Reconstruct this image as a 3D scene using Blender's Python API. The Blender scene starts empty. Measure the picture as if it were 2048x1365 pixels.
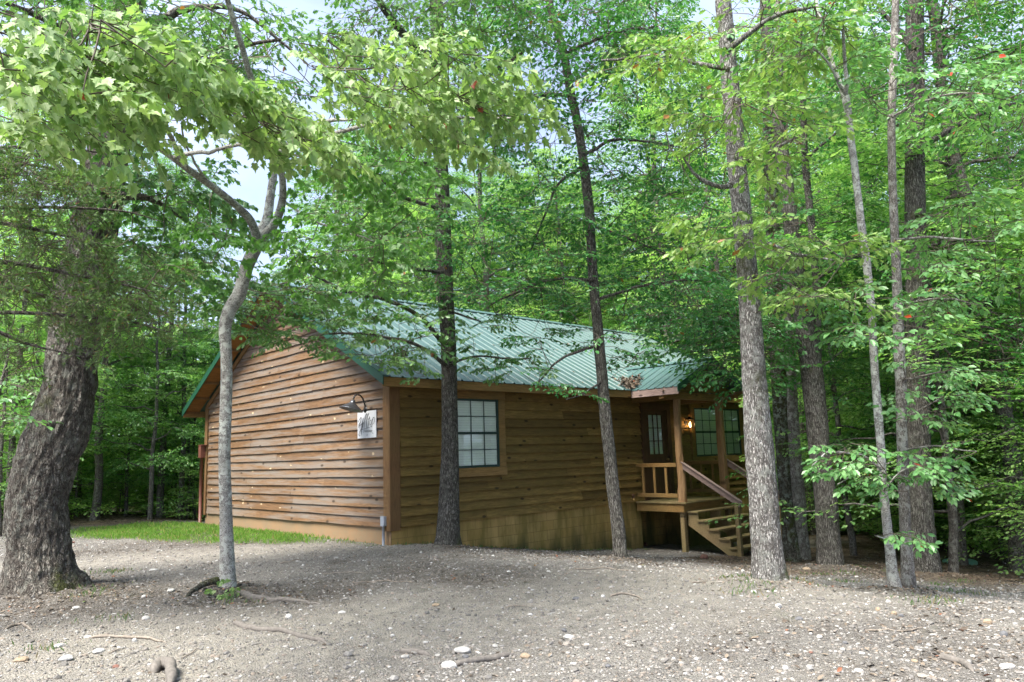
import bpy, math, random
import numpy as np
from mathutils import Vector, Matrix
R_=math.radians
scene=bpy.context.scene
COL=scene.collection
rng=np.random.default_rng(7)
random.seed(7)

# ------------------------------------------------------------------ camera (from the vanishing points of the cabin)
F=1494.65; CX,CY=1024.0,682.5
ROT=np.array([[0.72710606,-0.0805108,-0.68178793],[-0.68576379,-0.13193291,-0.71576654],[-0.03232333,0.98798366,-0.15114061]])
CAM=np.array([-7.69104902,-11.31930201,1.44417463])
def ray(x,y):
    v=ROT@np.array([x-CX,CY-y,-F]); return v/np.linalg.norm(v)
def at(x,y,d): return CAM+ray(x,y)*d
def on(x,y,ax,val):
    v=ray(x,y); return CAM+v*(val-CAM[ax])/v[ax]
def hgt(x,y):
    x=np.asarray(x,float); y=np.asarray(y,float)
    sp=np.log1p(np.exp(np.clip((x-.2)*2,-40,40)))/2
    h=-1.6*(1-np.exp(-sp/9.0))
    r=np.maximum(0,np.hypot(x-4,y-4)-42)
    return h-0.0035*r**1.5-.10*np.maximum(0,x-22)**1.0*0.5
def ground(x,y):
    v=ray(x,y); t=3.0
    while t<120:
        p=CAM+v*t
        if p[2]<=hgt(p[0],p[1]): break
        t+=.01
    return np.array([p[0],p[1],float(hgt(p[0],p[1]))])

# ------------------------------------------------------------------ helpers
def hsh(i,j,k,s):
    n=(i*374761393+j*668265263+k*2147483647+s*974634777)&0xffffffff
    n=((n^(n>>13))*1274126177)&0xffffffff
    n=((n^(n>>16))*2246822519)&0xffffffff
    return ((n^(n>>15))&0xffffff)/float(0xffffff)
def vn(p,s=0):
    p=np.asarray(p,float); f=np.floor(p); i=f.astype(np.int64); t=p-f; t=t*t*(3-2*t); o=0
    for a in (0,1):
        for b in (0,1):
            for c in (0,1):
                w=(t[...,0] if a else 1-t[...,0])*(t[...,1] if b else 1-t[...,1])*(t[...,2] if c else 1-t[...,2])
                o=o+w*hsh(i[...,0]+a,i[...,1]+b,i[...,2]+c,s)
    return o
def fbm(p,s=0,o=3):
    a=.5; r=0; p=np.asarray(p,float)
    for k in range(o): r=r+a*(vn(p,s+k)-.5); p=p*2.07; a*=.5
    return r
def v3(x,y,z): return np.stack(np.broadcast_arrays(np.asarray(x,float),y,z),-1)

def mesh_arr(name,V,loops,starts,mat,parent=None,smooth=False,loc=None):
    me=bpy.data.meshes.new(name)
    V=np.asarray(V,np.float32); loops=np.asarray(loops,np.int32).ravel(); starts=np.asarray(starts,np.int32)
    me.vertices.add(len(V)); me.vertices.foreach_set('co',V.ravel())
    me.loops.add(len(loops)); me.loops.foreach_set('vertex_index',loops)
    me.polygons.add(len(starts)); me.polygons.foreach_set('loop_start',starts)
    me.polygons.foreach_set('use_smooth',np.full(len(starts),bool(smooth)))
    me.update(calc_edges=True); me.validate()
    if mat: me.materials.append(mat)
    ob=bpy.data.objects.new(name,me); COL.objects.link(ob)
    if parent is not None: ob.parent=parent
    if loc is not None: ob.location=loc
    return ob
class MB:
    """collects polygons, then links them as one mesh object"""
    def __init__(s): s.V=[]; s.F=[]; s.n=0
    def add(s,V,Fs):
        V=np.asarray(V,float).reshape(-1,3)
        s.V.append(V)
        for f in Fs: s.F.append([i+s.n for i in f])
        s.n+=len(V); return s
    def box(s,x0,x1,y0,y1,z0,z1):
        return s.add([(x0,y0,z0),(x1,y0,z0),(x1,y1,z0),(x0,y1,z0),(x0,y0,z1),(x1,y0,z1),(x1,y1,z1),(x0,y1,z1)],
            [(3,2,1,0),(4,5,6,7),(0,1,5,4),(1,2,6,5),(2,3,7,6),(3,0,4,7)])
    def bar(s,p,q,w,h,up=(0,0,1)):
        p=np.array(p,float);q=np.array(q,float);d=(q-p)/np.linalg.norm(q-p)
        a=np.cross(d,up); a/=np.linalg.norm(a); b=np.cross(a,d)
        c=[]
        for e in (p,q):
            for sx,sy in ((-1,-1),(1,-1),(1,1),(-1,1)): c.append(e+a*sx*w/2+b*sy*h/2)
        return s.add(c,[(0,1,2,3),(7,6,5,4),(0,4,5,1),(1,5,6,2),(2,6,7,3),(3,7,4,0)])
    def prism(s,poly,ext):
        poly=np.array(poly,float);ext=np.array(ext,float);n=len(poly)
        V=np.vstack([poly,poly+ext])
        return s.add(V,[tuple(range(n-1,-1,-1)),tuple(range(n,2*n))]+[(i,(i+1)%n,(i+1)%n+n,i+n) for i in range(n)])
    def tube(s,P,r,n=8,cap=True):
        V,Fq=tube_arr(P,r,n); Fl=[tuple(f) for f in Fq]
        if cap:
            m=len(V)//n; Fl+= [tuple(range(n-1,-1,-1)),tuple(range((m-1)*n,m*n))]
        return s.add(V,Fl)
    def build(s,name,mat,parent=None,smooth=False,loc=None,bevel=0):
        V=np.vstack(s.V); 
        loops=[i for f in s.F for i in f]; st=np.cumsum([0]+[len(f) for f in s.F[:-1]])
        ob=mesh_arr(name,V,loops,st,mat,parent,smooth,loc)
        if bevel:
            m=ob.modifiers.new('b','BEVEL'); m.width=bevel; m.segments=2; m.limit_method='ANGLE'
        return ob
def tube_arr(P,r,n=6,rough=None):
    P=np.asarray(P,float); m=len(P); r=np.broadcast_to(np.asarray(r,float),(m,))
    T=np.gradient(P,axis=0); T/=np.linalg.norm(T,axis=1)[:,None]+1e-9
    ref=np.array([0.,0,1]) if abs(T[:,2]).mean()<.7 else np.array([1.,0,0])
    A=np.cross(T,ref); A/=np.linalg.norm(A,axis=1)[:,None]+1e-9; B=np.cross(T,A)
    th=np.linspace(0,2*np.pi,n,endpoint=False)
    rr=r[:,None]*np.ones(n) if rough is None else r[:,None]*rough(th)
    V=P[:,None]+rr[...,None]*(np.cos(th)[None,:,None]*A[:,None]+np.sin(th)[None,:,None]*B[:,None])
    i=np.arange(m-1)[:,None]*n; j=np.arange(n)[None]; k=(j+1)%n
    Fq=np.stack([i+j,i+n+j,i+n+k,i+k],-1).reshape(-1,4)
    return V.reshape(-1,3),Fq
class Tubes:
    def __init__(s): s.V=[];s.F=[];s.n=0
    def add(s,P,r,n=6):
        V,Fq=tube_arr(P,r,n); s.V.append(V); s.F.append(Fq+s.n); s.n+=len(V)
    def raw(s,V,Fq): s.V.append(V); s.F.append(np.asarray(Fq)+s.n); s.n+=len(V)
    def build(s,name,mat,parent,smooth=True,off=None):
        V=np.vstack(s.V); Fq=np.vstack(s.F)
        if off is not None: V=V-off
        return mesh_arr(name,V,Fq,np.arange(len(Fq))*4,mat,parent,smooth)
def empty(name,loc,label,cat,group=None,kind=None):
    o=bpy.data.objects.new(name,None); COL.objects.link(o); o.location=loc; o.empty_display_size=.1
    return tag(o,label,cat,group,kind)
def tag(o,label=None,cat=None,group=None,kind=None):
    if label: o['label']=label
    if cat: o['category']=cat
    if group: o['group']=group
    if kind: o['kind']=kind
    return o
def resample(P,step):
    P=np.asarray(P,float)
    # Catmull-Rom through the points, then even spacing (columns beyond xyz ride along)
    Q=[]
    E=np.vstack([2*P[0]-P[1],P,2*P[-1]-P[-2]])
    for i in range(1,len(E)-2):
        for t in np.linspace(0,1,12,endpoint=False):
            a,b,c,d=E[i-1],E[i],E[i+1],E[i+2]
            Q.append(.5*((2*b)+(-a+c)*t+(2*a-5*b+4*c-d)*t*t+(-a+3*b-3*c+d)*t**3))
    Q.append(P[-1]); Q=np.array(Q)
    L=np.r_[0,np.cumsum(np.linalg.norm(np.diff(Q[:,:3],axis=0),axis=1))]
    n=max(2,int(L[-1]/step)+1); s=np.linspace(0,L[-1],n)
    return np.stack([np.interp(s,L,Q[:,k]) for k in range(Q.shape[1])],1)

# ------------------------------------------------------------------ materials
class NT:
    def __init__(s,name):
        s.m=bpy.data.materials.new(name); s.m.use_nodes=True; s.t=s.m.node_tree; s.t.nodes.clear()
        s.out=s.n('ShaderNodeOutputMaterial')
    def n(s,ty,**k):
        nd=s.t.nodes.new(ty)
        for a,b in k.items():
            if a.startswith('_'): setattr(nd,a[1:],b)
            else: s.set(nd,a,b)
        return nd
    def set(s,nd,a,b):
        key=a.replace('9',' ')
        sock=nd.inputs[int(a[1:])] if a[0]=='i' and a[1:].isdigit() else nd.inputs[key]
        if isinstance(b,bpy.types.NodeSocket): s.t.links.new(b,sock)
        else: sock.default_value=b
    def coord(s,which='Object',scale=(1,1,1)):
        tc=s.n('ShaderNodeTexCoord'); mp=s.n('ShaderNodeMapping'); s.t.links.new(tc.outputs[which],mp.inputs[0]); mp.inputs['Scale'].default_value=scale
        return mp.outputs[0]
    def noise(s,vec,scale,detail=4,rough=.6,dist=0):
        return s.n('ShaderNodeTexNoise',Vector=vec,Scale=scale,Detail=detail,Roughness=rough,Distortion=dist).outputs[0]
    def ramp(s,fac,stops,interp='LINEAR'):
        r=s.n('ShaderNodeValToRGB'); s.t.links.new(fac,r.inputs[0]); cr=r.color_ramp; cr.interpolation=interp
        while len(cr.elements)<len(stops): cr.elements.new(.5)
        for e,(p,c) in zip(cr.elements,stops):
            e.position=p; e.color=(*c,1) if isinstance(c,(tuple,list)) else (c,c,c,1)
        return r.outputs[0]
    def mix(s,fac,a,b,mode='MIX'):
        m=s.n('ShaderNodeMix',_data_type='RGBA',_blend_type=mode)
        for idx,v in ((0,fac),(6,a),(7,b)):
            if isinstance(v,bpy.types.NodeSocket): s.t.links.new(v,m.inputs[idx])
            else: m.inputs[idx].default_value=v if idx==0 else (*v,1)
        return m.outputs[2]
    def math(s,op,a,b=0.0,c=None):
        m=s.n('ShaderNodeMath',_operation=op)
        for i,v in enumerate((a,b) if c is None else (a,b,c)):
            if isinstance(v,bpy.types.NodeSocket): s.t.links.new(v,m.inputs[i])
            else: m.inputs[i].default_value=v
        return m.outputs[0]
    def bump(s,h,strength=.5,dist=.02,normal=None):
        b=s.n('ShaderNodeBump',Strength=strength,Distance=dist,Height=h)
        if normal is not None: s.t.links.new(normal,b.inputs['Normal'])
        return b.outputs[0]
    def island(s): return s.n('ShaderNodeNewGeometry').outputs['Random Per Island']
    def bsdf(s,color,rough=.7,normal=None,metallic=0,spec=.5,coat=0):
        p=s.n('ShaderNodeBsdfPrincipled')
        for k,v in (('Base Color',color),('Roughness',rough),('Metallic',metallic),('Specular IOR Level',spec),('Coat Weight',coat)):
            if isinstance(v,bpy.types.NodeSocket): s.t.links.new(v,p.inputs[k])
            else: p.inputs[k].default_value=(*v,1) if k=='Base Color' else v
        if normal is not None: s.t.links.new(normal,p.inputs['Normal'])
        s.t.links.new(p.outputs[0],s.out.inputs[0]); return p
def leaf_mat(name,cols,trans=.38,rough=.42,accent=None,tcol=1.5):
    m=NT(name); isl=m.island()
    oi=m.n('ShaderNodeObjectInfo').outputs['Random']
    st=[(i/(len(cols)-1),c) for i,c in enumerate(cols)]
    v=m.noise(m.coord('Object'),.9,2,.5)
    f=m.math('MULTIPLY_ADD',isl,.62,m.math('MULTIPLY_ADD',v,.55,-.1))
    c=m.ramp(m.math('MULTIPLY_ADD',oi,.12,f),st)
    if accent: 
        h=m.math('FRACT',m.math('MULTIPLY',isl,37.31)); g=m.math('GREATER_THAN',h,1-accent[1]); c=m.mix(g,c,accent[0])
    p=m.n('ShaderNodeBsdfPrincipled',Roughness=rough); m.t.links.new(c,p.inputs['Base Color']); p.inputs['Specular IOR Level'].default_value=.5
    t=m.n('ShaderNodeBsdfTranslucent'); tc=m.mix(1.0,c,(tcol*.92,tcol*1.05,tcol*.5),'MULTIPLY'); m.t.links.new(tc,t.inputs[0])
    mx=m.n('ShaderNodeMixShader'); mx.inputs[0].default_value=trans
    m.t.links.new(p.outputs[0],mx.inputs[1]); m.t.links.new(t.outputs[0],mx.inputs[2]); m.t.links.new(mx.outputs[0],m.out.inputs[0])
    return m.m
def bark_mat(name,ridge,mid,crack,scale=16,zs=.3,width=.09,lichen=None,moss=None,bump=.8,light=.55):
    m=NT(name); co=m.coord('Object',(1,1,zs))
    n1=m.n('ShaderNodeTexNoise',Vector=co,Scale=scale,Detail=3.0,Roughness=.55,Distortion=.8).outputs[0]
    n2=m.n('ShaderNodeTexNoise',Vector=m.coord('Object',(1,1,zs*1.5)),Scale=scale*1.9,Detail=3.0,Roughness=.6,Distortion=.4).outputs[0]
    r1=m.math('ABSOLUTE',m.math('SUBTRACT',n1,.5)); r2=m.math('ABSOLUTE',m.math('SUBTRACT',n2,.5))
    e=m.math('MINIMUM',r1,m.math('MULTIPLY',r2,1.5))
    hgt_=m.math('MINIMUM',m.math('MULTIPLY',e,1/width),1.0)
    fine=m.noise(m.coord('Object',(1,1,.4)),scale*5,5,.75)
    big=m.noise(m.coord('Object'),2.2,3,.6)
    hh=m.math('MULTIPLY_ADD',fine,.5,hgt_)
    c=m.ramp(hgt_,[(0,crack),(.25,crack),(.7,mid),(1,ridge)])
    c=m.mix(m.ramp(fine,[(.35,0.0),(.65,.6)]),c,mid)
    fl=m.noise(m.coord('Object',(1,1,zs)),scale*2.6,3,.6)
    c=m.mix(m.math('MULTIPLY',m.ramp(fl,[(.55,0.0),(.64,1.0)]),light),c,tuple(min(1,1.5*x) for x in ridge))
    c=m.mix(m.ramp(big,[(.35,.0),(.7,.4)]),c,crack)
    if lichen:
        l=m.noise(m.coord('Object'),11,6,.72); l2=m.noise(m.coord('Object'),1.9,2,.5)
        c=m.mix(m.math('MULTIPLY',m.ramp(l,[(.50,0.0),(.55,1.0)]),m.ramp(l2,[(.38,.15),(.6,lichen[1])])),c,lichen[0])
    if moss:
        l=m.noise(m.coord('Object'),6,5,.75); l2=m.noise(m.coord('Object',(1,1,.8)),1.3,2,.5)
        c=m.mix(m.math('MULTIPLY',m.ramp(l,[(.42,0.0),(.58,1.0)]),m.ramp(l2,[(moss[0],0.0),(moss[0]+.08,.85)])),c,(.05,.06,.012))
    m.bsdf(c,.9,m.bump(hh,bump,.02),spec=.2)
    return m.m
def plain(name,col,rough=.6,metallic=0,var=.15,scale=8,bump=.1,coat=0):
    m=NT(name); n=m.noise(m.coord('Object'),scale,5,.65)
    c=m.mix(m.ramp(n,[(.3,0.0),(.7,1.0)]),tuple(x*(1-var) for x in col),tuple(min(1,x*(1+var)) for x in col))
    m.bsdf(c,rough,m.bump(n,bump,.01),metallic,coat=coat); return m.m
def wood_mat(name,cols,axis='x',knots=.5,grey=None,flake=None,grain=18,stain=None,streak=None):
    """axis: direction of the grain"""
    m=NT(name); sc={'x':(.08,1,1),'y':(1,.08,1),'z':(1,1,.08)}[axis]
    isl=m.island(); iv=m.math('MULTIPLY',isl,37.0)
    tc=m.n('ShaderNodeTexCoord').outputs['Object']
    off=m.n('ShaderNodeCombineXYZ'); 
    for i in range(3): m.t.links.new(iv,off.inputs[i])
    a=m.n('ShaderNodeVectorMath',_operation='ADD'); m.t.links.new(tc,a.inputs[0]); m.t.links.new(off.outputs[0],a.inputs[1])
    mp=m.n('ShaderNodeMapping'); m.t.links.new(a.outputs[0],mp.inputs[0]); mp.inputs['Scale'].default_value=sc
    g=m.noise(mp.outputs[0],grain,6,.7,.6)
    g2=m.noise(mp.outputs[0],grain*3.3,4,.7)
    c=m.ramp(m.math('MULTIPLY_ADD',isl,.5,m.math('MULTIPLY_ADD',g,.9,-.2)),[(i/(len(cols)-1),x) for i,x in enumerate(cols)])
    c=m.mix(m.ramp(g2,[(.4,.0),(.7,.7)]),c,tuple(x*.45 for x in cols[0]))
    hgt_=m.math('ADD',g,g2)
    if grey:
        n=m.noise(m.coord('Object',{'x':(.5,1,1),'y':(1,.32,5.2),'z':(1,1,.5)}[axis]),1.6,4,.6)
        k=m.math('ADD',n,m.math('MULTIPLY_ADD',isl,.10,-.05))
        c=m.mix(m.math('MULTIPLY',m.ramp(k,[(.42,.0),(.60,1.0)]),m.ramp(g,[(.3,.35),(.6,.95)])),c,grey)
    if stain:
        n=m.noise(m.coord('Object'),1.1,3,.6); c=m.mix(m.ramp(n,[(.35,.0),(.7,.6)]),c,stain)
    if knots:
        ks={'x':(.45,0,1),'y':(0,.45,1),'z':(.5,.5,.45)}[axis]
        mp2=m.n('ShaderNodeMapping'); m.t.links.new(a.outputs[0],mp2.inputs[0]); mp2.inputs['Scale'].default_value=ks
        vo=m.n('ShaderNodeTexVoronoi',_feature='F1',_voronoi_dimensions='2D',Scale=3.1); sk=m.n('ShaderNodeSeparateXYZ'); m.t.links.new(mp2.outputs[0],sk.inputs[0]); ck=m.n('ShaderNodeCombineXYZ')
        m.t.links.new(sk.outputs[1 if axis=='y' else 0],ck.inputs[0]); m.t.links.new(sk.outputs[2],ck.inputs[1]); m.t.links.new(ck.outputs[0],vo.inputs['Vector'])
        sel=m.n('ShaderNodeSeparateColor'); m.t.links.new(vo.outputs['Color'],sel.inputs[0])
        kk=m.math('MULTIPLY',m.ramp(vo.outputs['Distance'],[(.045,1.0),(.10,.0)]),m.math('LESS_THAN',sel.outputs[0],knots))
        c=m.mix(m.math('MULTIPLY',kk,.85),c,tuple(x*.22 for x in cols[0]))
    if flake:
        f1=m.n('ShaderNodeTexVoronoi',_feature='F1',_voronoi_dimensions='2D',Scale=3.6); sk=m.n('ShaderNodeSeparateXYZ'); m.t.links.new(m.coord('Object',(1,.6,1.4)),sk.inputs[0]); ck=m.n('ShaderNodeCombineXYZ')
        m.t.links.new(sk.outputs[1],ck.inputs[0]); m.t.links.new(sk.outputs[2],ck.inputs[1]); m.t.links.new(ck.outputs[0],f1.inputs['Vector'])
        s2=m.n('ShaderNodeSeparateColor'); m.t.links.new(f1.outputs['Color'],s2.inputs[0])
        d=m.math('ADD',f1.outputs['Distance'],m.math('MULTIPLY_ADD',m.noise(m.coord('Object',(1,.5,1.3)),26,4),.5,-.25))
        ff=m.math('MULTIPLY',m.ramp(d,[(.05,.9),(.085,.0)]),m.math('LESS_THAN',s2.outputs[0],flake[1]))
        c=m.mix(ff,c,flake[0])
    m.bsdf(c,.75,m.bump(hgt_,.35,.006),spec=.3)
    return m.m

M={}
M['bark_oak']=bark_mat('bark_oak',(.30,.275,.24),(.17,.15,.13),(.025,.02,.017),scale=17,zs=.3,width=.12,lichen=((.28,.29,.25),.4),moss=(.56,),bump=1,light=.3)
M['bark_dark']=bark_mat('bark_dark',(.27,.255,.23),(.115,.104,.092),(.022,.019,.016),scale=30,zs=.17,width=.13,lichen=((.24,.25,.2),.25),moss=(.6,),bump=.9,light=.75)
M['bark_plate']=bark_mat('bark_plate',(.50,.48,.46),(.24,.225,.21),(.055,.048,.044),scale=30,zs=.26,width=.13,lichen=((.40,.42,.38),.45),moss=(.53,),bump=.9,light=.95)
M['bark_mossy']=bark_mat('bark_mossy',(.19,.18,.15),(.10,.09,.07),(.02,.018,.014),scale=26,zs=.25,width=.13,lichen=((.27,.32,.27),.9),moss=(.42,),bump=.9)
M['bark_pale']=bark_mat('bark_pale',(.40,.39,.36),(.27,.255,.235),(.06,.054,.048),scale=22,zs=1.1,width=.045,lichen=((.56,.58,.52),.95),bump=.5,light=.5)
M['bark_thin']=bark_mat('bark_thin',(.36,.34,.31),(.21,.19,.17),(.07,.06,.05),scale=34,zs=.3,width=.09,lichen=((.46,.47,.42),.7),bump=.6)
M['bark_far']=bark_mat('bark_far',(.22,.20,.175),(.13,.115,.10),(.04,.034,.03),scale=20,zs=.3,width=.10,lichen=((.32,.32,.28),.5),bump=.6)
M['twig']=plain('twig',(.085,.068,.05),.85)
M['leaf_maple']=leaf_mat('leaf_maple',[(.085,.175,.05),(.16,.265,.085),(.24,.345,.13),(.34,.42,.20)],.38,.5,((.25,.05,.02),.003))
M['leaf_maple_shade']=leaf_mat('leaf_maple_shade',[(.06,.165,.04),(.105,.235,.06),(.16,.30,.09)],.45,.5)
M['leaf_oak']=leaf_mat('leaf_oak',[(.032,.095,.03),(.072,.175,.05),(.125,.245,.08),(.22,.34,.145)],.36,.36,((.22,.09,.03),.004))
M['leaf_oak_light']=leaf_mat('leaf_oak_light',[(.075,.17,.04),(.13,.25,.065),(.21,.33,.095),(.30,.385,.14)],.38,.42,((.25,.11,.03),.008))
M['leaf_gum']=leaf_mat('leaf_gum',[(.016,.075,.024),(.036,.14,.038),(.075,.22,.062),(.15,.31,.11)],.38,.32,((.20,.10,.02),.003))
M['leaf_gum_light']=leaf_mat('leaf_gum_light',[(.055,.165,.05),(.10,.24,.08),(.155,.31,.115),(.23,.37,.165)],.36,.36,((.42,.05,.02),.005))
M['leaf_wood']=leaf_mat('leaf_wood',[(.028,.10,.03),(.08,.195,.058),(.165,.31,.10),(.32,.44,.19)],.5,.36)
M['leaf_wood_sunlit']=leaf_mat('leaf_wood_sunlit',[(.075,.185,.055),(.165,.31,.09),(.28,.42,.14),(.41,.52,.23)],.5,.4)  # lighter copy of leaf_wood: sunlight on the wood put into the leaf colour
M['leaf_cedar']=leaf_mat('leaf_cedar',[(.035,.075,.022),(.065,.125,.034),(.11,.20,.055),(.18,.28,.09)],.25,.6,((.16,.09,.035),.05))
M['weed']=leaf_mat('weed',[(.04,.09,.025),(.08,.15,.04),(.14,.20,.07)],.3,.6,((.22,.18,.10),.25))
M['grass']=leaf_mat('grass',[(.06,.14,.02),(.12,.24,.035),(.20,.33,.06)],.4,.5,((.32,.27,.12),.1))

# ------------------------------------------------------------------ leaves and sprays
def shape(kind):
    """leaf outline in (along, side, lift); two halves folded on the midrib"""
    if kind=='far': return np.array([(0,0,0),(.5,.30,.07),(1,0,-.05),(.5,-.30,.07)]),[(0,1,2),(0,2,3)]
    if kind=='oval': return np.array([(0,0,0),(.25,.2,.05),(.6,.25,.05),(1,0,-.06),(.6,-.25,.05),(.25,-.2,.05)]),[(0,1,2,3),(0,3,4,5)]
    if kind=='needle': return np.array([(0,.0,0),(.5,.08,.02),(1,0,0),(.5,-.08,.02)]),[(0,1,2),(0,2,3)]
    if kind=='oak': h=[(.0,0),(.15,.07),(.28,.22),(.36,.10),(.5,.33),(.6,.13),(.75,.27),(.83,.1),(1,0)]
    if kind=='maple': h=[(.0,0),(-.06,.2),(.08,.42),(.18,.30),(.42,.52),(.46,.28),(.58,.30),(.66,.13),(1.0,0)]
    h=np.array(h); n=len(h)
    V=[(a,b,.14*b) for a,b in h]+[(a,-b,.14*b) for a,b in h[1:-1][::-1]]
    V=np.array(V); V[:,2]-=.12*V[:,0]**2
    return V,[tuple(range(n)),tuple([0]+list(range(n-1,2*n-2)))]
def build_leaves(name,L,kind,mat,parent,off=(0,0,0)):
    pos,d,nr,sz=L
    T,Fs=shape(kind)
    d=d/np.linalg.norm(d,axis=1)[:,None]; s=np.cross(nr,d); s/=np.linalg.norm(s,axis=1)[:,None]+1e-9; n=np.cross(d,s)
    V=pos[:,None]+sz[:,None,None]*(T[None,:,0:1]*d[:,None]+T[None,:,1:2]*s[:,None]+T[None,:,2:3]*n[:,None])
    V=V.reshape(-1,3)-np.asarray(off); N=len(pos); m=len(T)
    fl=np.concatenate([np.array(f) for f in Fs]); ls=np.array([len(f) for f in Fs])
    loops=(np.arange(N)[:,None]*m+fl[None]).ravel()
    st=np.concatenate([[0],np.cumsum(np.tile(ls,N))[:-1]])
    return mesh_arr(name,V,loops,st,mat,parent)
def spray(L=.7,step=.06,size=.1,droop=.25,tilt=.35,hang=.25,fan=True,r=rng):
    """a leafy twig: stem along +x, side twigs fanning in the xy plane"""
    P=[];D=[];N=[];S=[];tw=[]
    def twig(o,ang,l,lev):
        n=max(3,int(l/step)); t=np.linspace(0,1,n+1)
        x=o[0]+np.cos(ang)*l*t; y=o[1]+np.sin(ang)*l*t+.04*l*np.sin(t*4+ang*3); z=o[2]-droop*l*t**2+.1*l*t
        tw.append(np.stack([x,y,z],1))
        for i in range(1,n+1):
            if lev==0 and fan and i<n and i%2==0 and i>0:
                sg=1 if (i//2)%2 else -1
                twig((x[i],y[i],z[i]),ang+sg*(.75+.25*r.random()),l*(.62-.42*t[i])*(.8+.5*r.random()),1)
            if lev==0 and fan and t[i]<.35: continue
            for sg in ((1,-1) if i==n or r.random()<.35 else (1 if i%2 else -1,)):
                a=ang+sg*(.9+.4*r.standard_normal()*.5) if i<n else ang+sg*.35
                dd=np.array([np.cos(a),np.sin(a),-hang-.25*abs(r.standard_normal())*hang*3])
                nn=np.array([tilt*r.standard_normal(),tilt*r.standard_normal(),1.0])
                P.append((x[i],y[i],z[i]));D.append(dd);N.append(nn);S.append(size*(.45+.8*r.random()**.8))
    twig((0,0,0),0.,L,0)
    return np.array(P),np.array(D),np.array(N),np.array(S),tw
def cedar_spray(L=.6,r=rng):
    P=[];D=[];N=[];S=[];tw=[]
    def tg(o,dv,l,lev):
        n=max(4,int(l/.035)); t=np.linspace(0,1,n+1)[:,None]
        X=o+dv*l*t+np.array([0,0,-.25])*l*t**2
        tw.append(X)
        for i in range(1,n+1):
            if lev<2 and i%2==0:
                a=r.standard_normal(3)*.55+dv*1.0; a/=np.linalg.norm(a); tg(X[i],a,l*(.5-.25*t[i,0]),lev+1)
            if lev>=1:
                for _ in range(3):
                    a=dv+r.standard_normal(3)*.5; a/=np.linalg.norm(a)
                    P.append(X[i]);D.append(a);N.append(r.standard_normal(3));S.append(.045*(.6+.8*r.random()))
    tg(np.zeros(3),np.array([1.,0,0]),L,0)
    return np.array(P),np.array(D),np.array(N),np.array(S),tw
def rotm(yaw,pitch,roll):
    cy,sy=math.cos(yaw),math.sin(yaw);cp,sp=math.cos(pitch),math.sin(pitch);cr,sr=math.cos(roll),math.sin(roll)
    Rz=np.array([[cy,-sy,0],[sy,cy,0],[0,0,1]]);Ry=np.array([[cp,0,-sp],[0,1,0],[sp,0,cp]]);Rx=np.array([[1,0,0],[0,cr,-sr],[0,sr,cr]])
    return Rz@Ry@Rx
class Foliage:
    def __init__(s,templates): s.T=templates; s.P=[];s.D=[];s.N=[];s.S=[]
    def put(s,pos,yaw,pitch=0,roll=0,scale=1,keep=1.0,tubes=None,tr=.004):
        P,D,N,S,tw=s.T[rng.integers(len(s.T))]
        m=rotm(yaw,pitch,roll)
        k=slice(None) if keep>=1 else rng.random(len(P))<keep
        s.P.append(pos+scale*(P[k]@m.T)); s.D.append(D[k]@m.T); s.N.append(N[k]@m.T); s.S.append(S[k]*scale**.3)
        if tubes is not None:
            for j,X in enumerate(tw):
                if len(X)>6: X=X[[0,len(X)//3,2*len(X)//3,-1]]
                tubes.add(pos+scale*(X@m.T),np.linspace(tr if j else tr*1.6,tr*.4,len(X)),3)
    def arr(s): return np.vstack(s.P),np.vstack(s.D),np.vstack(s.N),np.concatenate(s.S)
    def count(s): return sum(len(x) for x in s.P)
TPL={
 'maple':[spray(.75,.065,.088,.35,.6,.5,r=rng) for _ in range(9)],
 'oak':[spray(.6,.06,.10,.25,.5,.35,r=rng) for _ in range(6)],
 'gum':[spray(.65,.06,.085,.3,.4,.3,r=rng) for _ in range(6)],
 'gumbig':[spray(.6,.07,.095,.3,.4,.35,r=rng) for _ in range(6)],
 'far':[spray(.95,.085,.105,.25,.4,.3,r=rng) for _ in range(7)],
 'under':[spray(.8,.075,.085,.15,.3,.15,r=rng) for _ in range(6)],
 'cedar':[cedar_spray(.5,r=rng) for _ in range(4)],
}
# ------------------------------------------------------------------ trunks
def bark_rough(P,r,amp,lobes=0,flare=0,seed=0,freq=7.0,fh=.35,ridge=0):
    z=P[:,2]-P[0,2]
    def f(th):
        Z=z[:,None]*np.ones(len(th)); TH=np.ones(len(z))[:,None]*th
        c=v3(np.cos(TH)*freq*.45+seed*3.1,np.sin(TH)*freq*.45,Z*3.0)
        c2=v3(np.cos(TH)*freq*1.6,np.sin(TH)*freq*1.6+seed,Z*9)
        o=1+amp*2*fbm(c,seed,3)+amp*1.6*fbm(c2,seed+9,2)+.10*fbm(v3(np.cos(TH),np.sin(TH),Z*.9),seed+4,2)*(amp>0)
        if ridge:
            R0=r.mean(); k=R0*16; q=v3(np.cos(TH)*k+seed,np.sin(TH)*k,Z*4.2); w_=fbm(q,seed+20,2); q2=v3(np.cos(TH)*k*2,np.sin(TH)*k*2+seed,Z*9)
            o=o+ridge*(np.minimum(np.abs(w_)*5,1)-.6)+ridge*.6*(np.minimum(np.abs(fbm(q2,seed+30,2))*5,1)-.6)
        if flare: o=o+flare*np.exp(-Z/fh)*(1+.55*np.sin(lobes*TH+seed)+.3*np.sin((lobes+2)*TH+seed*2))
        return o
    return f
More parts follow.
